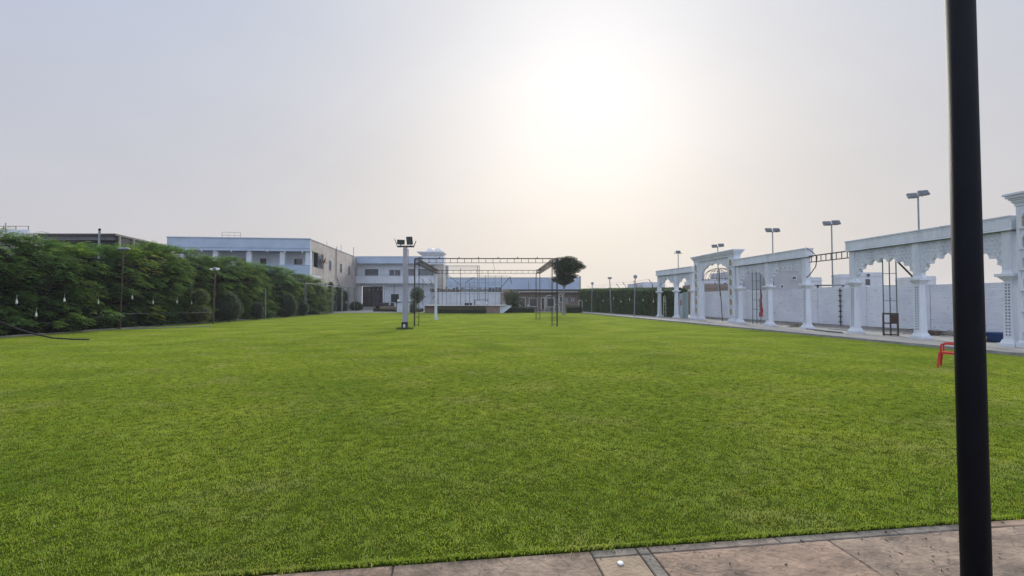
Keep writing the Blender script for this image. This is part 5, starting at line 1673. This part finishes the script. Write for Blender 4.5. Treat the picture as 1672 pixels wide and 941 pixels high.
# ------------------------------------------------------------------ lamp poles along the hedges
def lamp_pole(label, px, pybase, pytop, kind, mt, group='lamp poles along the hedges', lean=0, r_=.045):
    p = gnd(px, pybase); h = zat(pytop, p.y)
    t = thing('lamp_pole', label, 'lamp pole', p, 0, group)
    m = MB(); m.tube([(0, 0, -.02), (lean * .5, 0, h * .55), (lean, 0, h)], r_, 8, r_ * .8); m.tube([(lean * .5, 0, h * .53), (lean * .5, 0, h * .57)], r_ * 1.4, 8); m.build('pole', mt, t)
    if kind == 'twin':
        for s_ in (-1, 1):
            m = MB(); m.sphere((lean + s_ * .17, 0, h + .03), .17, .12, .1, 12, 7); m.build('lamp_head', M['greysteel'], t, smooth=True)
    elif kind == 'round':
        m = MB(); m.M = Matrix.Translation((lean, -.05, h + .12)) @ Matrix.Rotation(R(75), 4, 'X'); m.lathe([(.16, -.05), (.2, 0), (.19, .04), (.12, .07)], seg=14); m.build('lamp_head', M['greysteel'], t)
    elif kind == 'flood':
        m = MB(); m.M = Matrix.Translation((lean, -.05, h + .05)) @ Matrix.Rotation(R(35), 4, 'X'); m.box(-.22, .22, -.1, .1, -.05, .05); m.box(-.15, .15, -.07, .07, .05, .1); m.build('lamp_head', M['greysteel'], t)
    elif kind == 'cluster':
        for s_ in (-1, 0, 1):
            m = MB(); m.M = Matrix.Translation((lean + s_ * .2, -.05, h + .05 + .05 * (s_ == 0))) @ Matrix.Rotation(R(30 + 12 * s_), 4, 'X'); m.box(-.1, .1, -.08, .08, -.05, .05); m.build('lamp_head', M['plastic'] if s_ else M['greysteel'], t)
    return t


lamp_pole('slim pole with twin oval lamps in front of the left hedge', 195.5, 538, 407.5, 'twin', M['rust'], lean=.12)
lamp_pole('brownish pole with a cluster of three small lamps beside the golden topiary', 348, 529.5, 441, 'cluster', M['rust'], lean=.08, r_=.055)
lamp_pole('short plain pale post without a lamp before the left hedge', 433, 522, 472, 'none', M['greysteel'])
lamp_pole('thin brown post left of the green steel posts', 486, 516.5, 448, 'none', M['rust'])
lamp_pole('pale pole with round lamp nearest along the trimmed hedge', 1035.6, 518.5, 454, 'round', M['greysteel'], lean=.12, r_=.06)
lamp_pole('pale pole with small flat lamp in the middle of the trimmed hedge', 998, 514.7, 455, 'flood', M['greysteel'], lean=-.15, r_=.06)
lamp_pole('pale pole with round lamp at the far end of the trimmed hedge', 965.5, 511.3, 464.5, 'round', M['greysteel'], lean=.15, r_=.055)

# hanging white bulbs in front of the hedges
bulb = None
for side, lst in (('left', [(27, 492), (105, 489), (160.5, 493), (216, 485), (250, 493), (289, 492), (59, 513), (313, 494)]), ('right', [(957, 491), (985, 491), (1002, 487), (1014, 492), (1028, 489), (1050, 490), (1067, 492)])):
    for k, (px, py) in enumerate(lst):
        if side == 'left': Y = 22.15 / ((836 - px) / 740)
        else:
            r_ = (px - 836) / 740; Y = (16.2 - .85 + .2035 * 38) / (r_ + .2035)
        pt = at(px, py, Y)
        if bulb is None:
            bulb = thing('hanging_lamp', 'x', 'hanging lamp', pt); bulb.scale = (.6, .6, .62)
            m = MB(); m.lathe([(.045, -.22), (.075, -.12), (.06, 0), (.03, .06)], seg=10); m.build('bulb', M['plastic'], bulb, smooth=True)
            m = MB(); m.lathe([(.04, .06), (.04, .13)], seg=8); m.tube([(0, 0, .13), (.02, 0, .45)], .008, 4); m.build('socket', M['plastic'], bulb)
            b_ = bulb
        else:
            b_ = dup(bulb, pt)
        rank = sorted(q[0] for q in lst).index(px)
        b_['label'] = (ORD[rank] + ' small white lamp from the left edge hanging before the tall left hedge') if side == 'left' else (ORD[rank] + ' small white lamp from the lone tree hanging on the trimmed right hedge')
        b_['group'] = 'hanging lamps on the %s hedge' % side

# cables
m = MB(); pts_ = [at(-60, 505, 15.5), at(0, 526, 16.5), at(30, 538, 17.3), at(60, 546.5, 18.0), at(85, 552, 18.6)]
g_ = gnd(118, 555.5); g2 = gnd(145, 556)
m.tube(pts_ + [Vector((g_.x, g_.y, .035)), Vector((g2.x, g2.y, .03))], .03, 8)
m.build('hose', mat('dark_rubber_hose', (.03, .034, .045), .85, .15, 3, spec=.1), smooth=True); tag([o for o in bpy.data.objects if o.name == 'hose'][0], 'thick dark hose curving down onto the lawn at the left edge', 'hose')
m = MB(); m.tube([at(-40, 527, 20.5), at(60, 528.5, 22), at(140, 522, 23.8), at(194, 512.5, 25.7)], .012, 5)
m.tube([at(197, 512.5, 25.7), at(250, 512, 28), at(346, 510, 31.9)], .010, 5)
tag(m.build('cable', M['greysteel']), 'thin grey cable strung low along the left hedge to the twin lamp pole', 'cable')
m = MB(); pts_ = [gnd(205, 538.5), gnd(235, 537.6), gnd(275, 536.6), gnd(300, 535.3), gnd(345, 533.2)]
m.tube([Vector((p.x, p.y, .04)) for p in pts_], .025, 6)
tag(m.build('ground_pipe', M['greysteel']), 'grey pipe lying along the foot of the left hedge', 'pipe')

# ------------------------------------------------------------------ pergola frames beyond the hedge
t = thing('pergola', 'faded green grey steel pergola posts and rails at the end of the left hedge', 'pergola', (-22.3, 48.8, 0), math.atan(.115))
pys = [0, 5.2, 10.4, 15.3, 19, 23]
for k, y in enumerate(pys):
    for dx in (0, -1.9):
        m = MB(); h = 3.55
        m.bar((dx, y, 0), (dx, y, h), .05); m.bar((dx, y + .55, 0), (dx, y + .55, h), .04)
        m.bar((dx, y, .1), (dx, y + .55, .1), .02); m.bar((dx, y, 1.2), (dx, y + .55, 1.2), .02); m.bar((dx, y, 2.4), (dx, y + .55, 2.4), .02)
        m.build('post', M['greensteel'] if k < 2 else M['greysteel'], t)
for dx in (0, -1.9):
    m = MB(); m.bar((dx, 0, 3.55), (dx, 23.5, 3.55), .05); m.build('rail', M['greysteel'], t)
for y in pys + [2.6, 7.8]:
    m = MB(); m.tube([(0, y, 3.4), (-.4, y, 3.65), (-.95, y, 3.75), (-1.5, y, 3.65), (-1.9, y, 3.4)], .03, 5); m.build('hoop', M['greensteel'], t)
for y, h in ((2.4, 3.0), (4.0, 3.2), (8.0, 3.0), (12.5, 3.2)):
    m = MB(); m.tube([(0, y, 0), (.02, y, h * .7), (-.25, y, h * .93), (-.6, y, h)], .03, 5); m.build('side_bar', M['greensteel'], t)

# ------------------------------------------------------------------ shed and house behind the left hedge
YH = 38.0; xl, xc = xat(59, YH), xat(186, YH); zr = zat(381.5, YH)
t = thing('open_shed', 'open shed with dark flat sheet roof rising behind the left hedge', 'shed', (xc, YH, 0))
wS = xc - xl
m = MB()
d_ = Vector((-2.0, 8.6, 0))
P_ = [Vector((0, 0, 0)), Vector((-wS, 0, 0)), Vector((-wS, 0, 0)) + d_, d_]
m.add([(p.x, p.y, zr - .16) for p in P_] + [(p.x, p.y, zr) for p in P_], [(0, 1, 2, 3), (4, 5, 6, 7), (0, 1, 5, 4), (1, 2, 6, 5), (2, 3, 7, 6), (3, 0, 4, 7)])
m.build('roof', M['darkroof'], t)
m = MB(); Q = [p + Vector((-.03 if i in (0, 3) else .03, .15 if i < 2 else -.15, 0)) for i, p in enumerate(P_)]
m.bar((-.2, .25, zr - .45), (-wS, .25, zr - .45), .1); m.box(-wS, -.3, .2, .28, zr - .4, zr - .17)
m.build('fascia', mat('grey_fascia', (.14, .135, .15), .8, .2), t)
m = MB(); e0 = Vector((-.12, .3, 0)); 
m.add([(e0.x, e0.y, 0), (e0.x + d_.x, e0.y + d_.y - .4, 0), (e0.x + d_.x, e0.y + d_.y - .4, zr - .17), (e0.x, e0.y, zr - .17)], [(0, 1, 2, 3)])
m.box(-wS, -.3, .5, .6, 0, zr - .42)
m.build('shade_net', M['darknet'], t)
for f_ in (0.05, .28, .5, .75):
    p = d_ * f_; m = MB(); m.bar((p.x + .02, p.y + .1, 0), (p.x + .02, p.y + .1, zr - .16), .06); m.build('post', M['concrete'], t)
t = thing('vent_pipe', 'white pipe with dark cowl poking above the dark shed roof', 'vent pipe', (xat(160, 37.6), 37.6, 0))
m = MB(); m.tube([(0, 0, 0), (0, 0, zat(377.5, 37.6))], .085, 10); m.build('pipe', M['greysteel'], t)
z_ = zat(377, 37.6); m = MB(); m.lathe([(.05, z_ - .02), (.1, z_ + .05), (.1, z_ + .12), (.03, z_ + .2)], seg=12); m.build('cowl', M['black'], t)

t = thing('house', 'pale house with roof rail at the far left edge above the hedge', 'house', (xat(-60, 58), 58, 0))
wh = xat(43, 58) - xat(-60, 58); h = zat(377, 58)
m = MB(); m.box(0, wh, 0, 8, 0, h - .4); m.build('wall', M['cream'], t)
m = MB(); m.box(-.1, wh + .1, -.1, 8.1, h - .4, h - .2); m.box(0, wh, 0, .2, h - .2, h + .15); m.build('parapet', M['white2'], t)
m = MB()
for k in range(8): m.bar((wh - k * 1.6 - .1, .1, h + .15), (wh - k * 1.6 - .1, .1, h + .6), .03)
m.bar((wh, .1, h + .6), (wh - 11.5, .1, h + .6), .03); m.build('roof_rail', M['rust'], t)
m = MB(); xp = xat(7, 58) - xat(-60, 58); m.tube([(xp, -.1, h - .5), (xp, -.1, h + 1.0)], .07, 6); m.build('roof_post', M['concrete'], t)
rnd = random.Random(31)
for k, (px, py, Y, lab) in enumerate([(52, 381, 36, 'thin wispy treetop left of the dark shed roof'), (66, 379, 36.5, 'small tuft shaped treetop standing at the shed roof corner')]):
    t = thing('slender_tree', lab, 'tree', (xat(px, Y), Y, 0)); vs = []; fs = []; zt = zat(py, Y)
    for i in range(26):
        p = Vector((rnd.gauss(0, .15), rnd.gauss(0, .15), zt - abs(rnd.gauss(0, .35)))); a = rnd.uniform(0, 6.28)
        spray(vs, fs, p, Vector((math.cos(a), math.sin(a), .5)).normalized(), rnd.uniform(.25, .5), rnd, .12)
    mesh_obj('crown', vs, fs, M['hedge'], t)
    m = MB(); m.tube([(0, 0, 0), (.05, 0, zt * .5), (0, 0, zt - .1)], .07, 6, .02); m.build('trunk', M['bark'], t)

# ------------------------------------------------------------------ black post in the foreground
t = thing('steel_post', 'thick black round post crossing the whole height of the view at right', 'post', (xat(1581, 2.2), 2.2, 0))
m = MB(); m.tube([(0, 0, -.008), (0, 0, 1.5), (0, 0, 4.2)], .0555, 40); m.build('shaft', M['black'], t, smooth=True)
m = MB(); m.lathe([(.11, -.008), (.11, .002), (.062, .004), (.058, .02)], seg=32); m.build('base_plate', M['black'], t)

# small litter
p = gnd(1013, 919)
m = MB(); m.M = Matrix.Translation((p.x, p.y, -.006)); m.lathe([(.02, 0), (.021, .004), (.017, .009), (.006, .01)], seg=14)
tag(m.build('bottle_cap', M['plastic'], smooth=True), 'tiny white bottle cap on the yellowish paving strip', 'bottle cap')
rnd = random.Random(77)
vs = []; fs = []
for i in range(260):
    u = rnd.uniform(1, 38); v = rnd.uniform(3, 45); p = Vector(lawn(u, v, .035)); a = rnd.uniform(0, 6.28)
    leaf(vs, fs, p, Vector((math.cos(a), math.sin(a), rnd.uniform(-.1, .2))), Vector((rnd.gauss(0, .3), rnd.gauss(0, .3), 1)), rnd.uniform(.03, .08), .014)
o = mesh_obj('fallen_leaves', vs, fs, mat('dry_leaf', (.3, .24, .12), .8, .4, 5)); struct(o, 'stuff'); tag(o, 'scattered dry fallen leaves lying on the lawn', 'fallen leaves')

# ------------------------------------------------------------------ haze: thin evening air round everything
m = MB(); m.box(-300, 300, -260, 340, -1.1, 13.5)
hm = bpy.data.materials.new('haze_air'); hm.use_nodes = True; ht = hm.node_tree
for n in list(ht.nodes): ht.nodes.remove(n)
ho = ht.nodes.new('ShaderNodeOutputMaterial'); hv = ht.nodes.new('ShaderNodeVolumePrincipled')
hv.inputs['Color'].default_value = (.9, .92, 1.0, 1); hv.inputs['Density'].default_value = .0005; hv.inputs['Anisotropy'].default_value = .3
ht.links.new(hv.outputs[0], ho.inputs['Volume'])
struct(m.build('haze', hm), 'stuff')
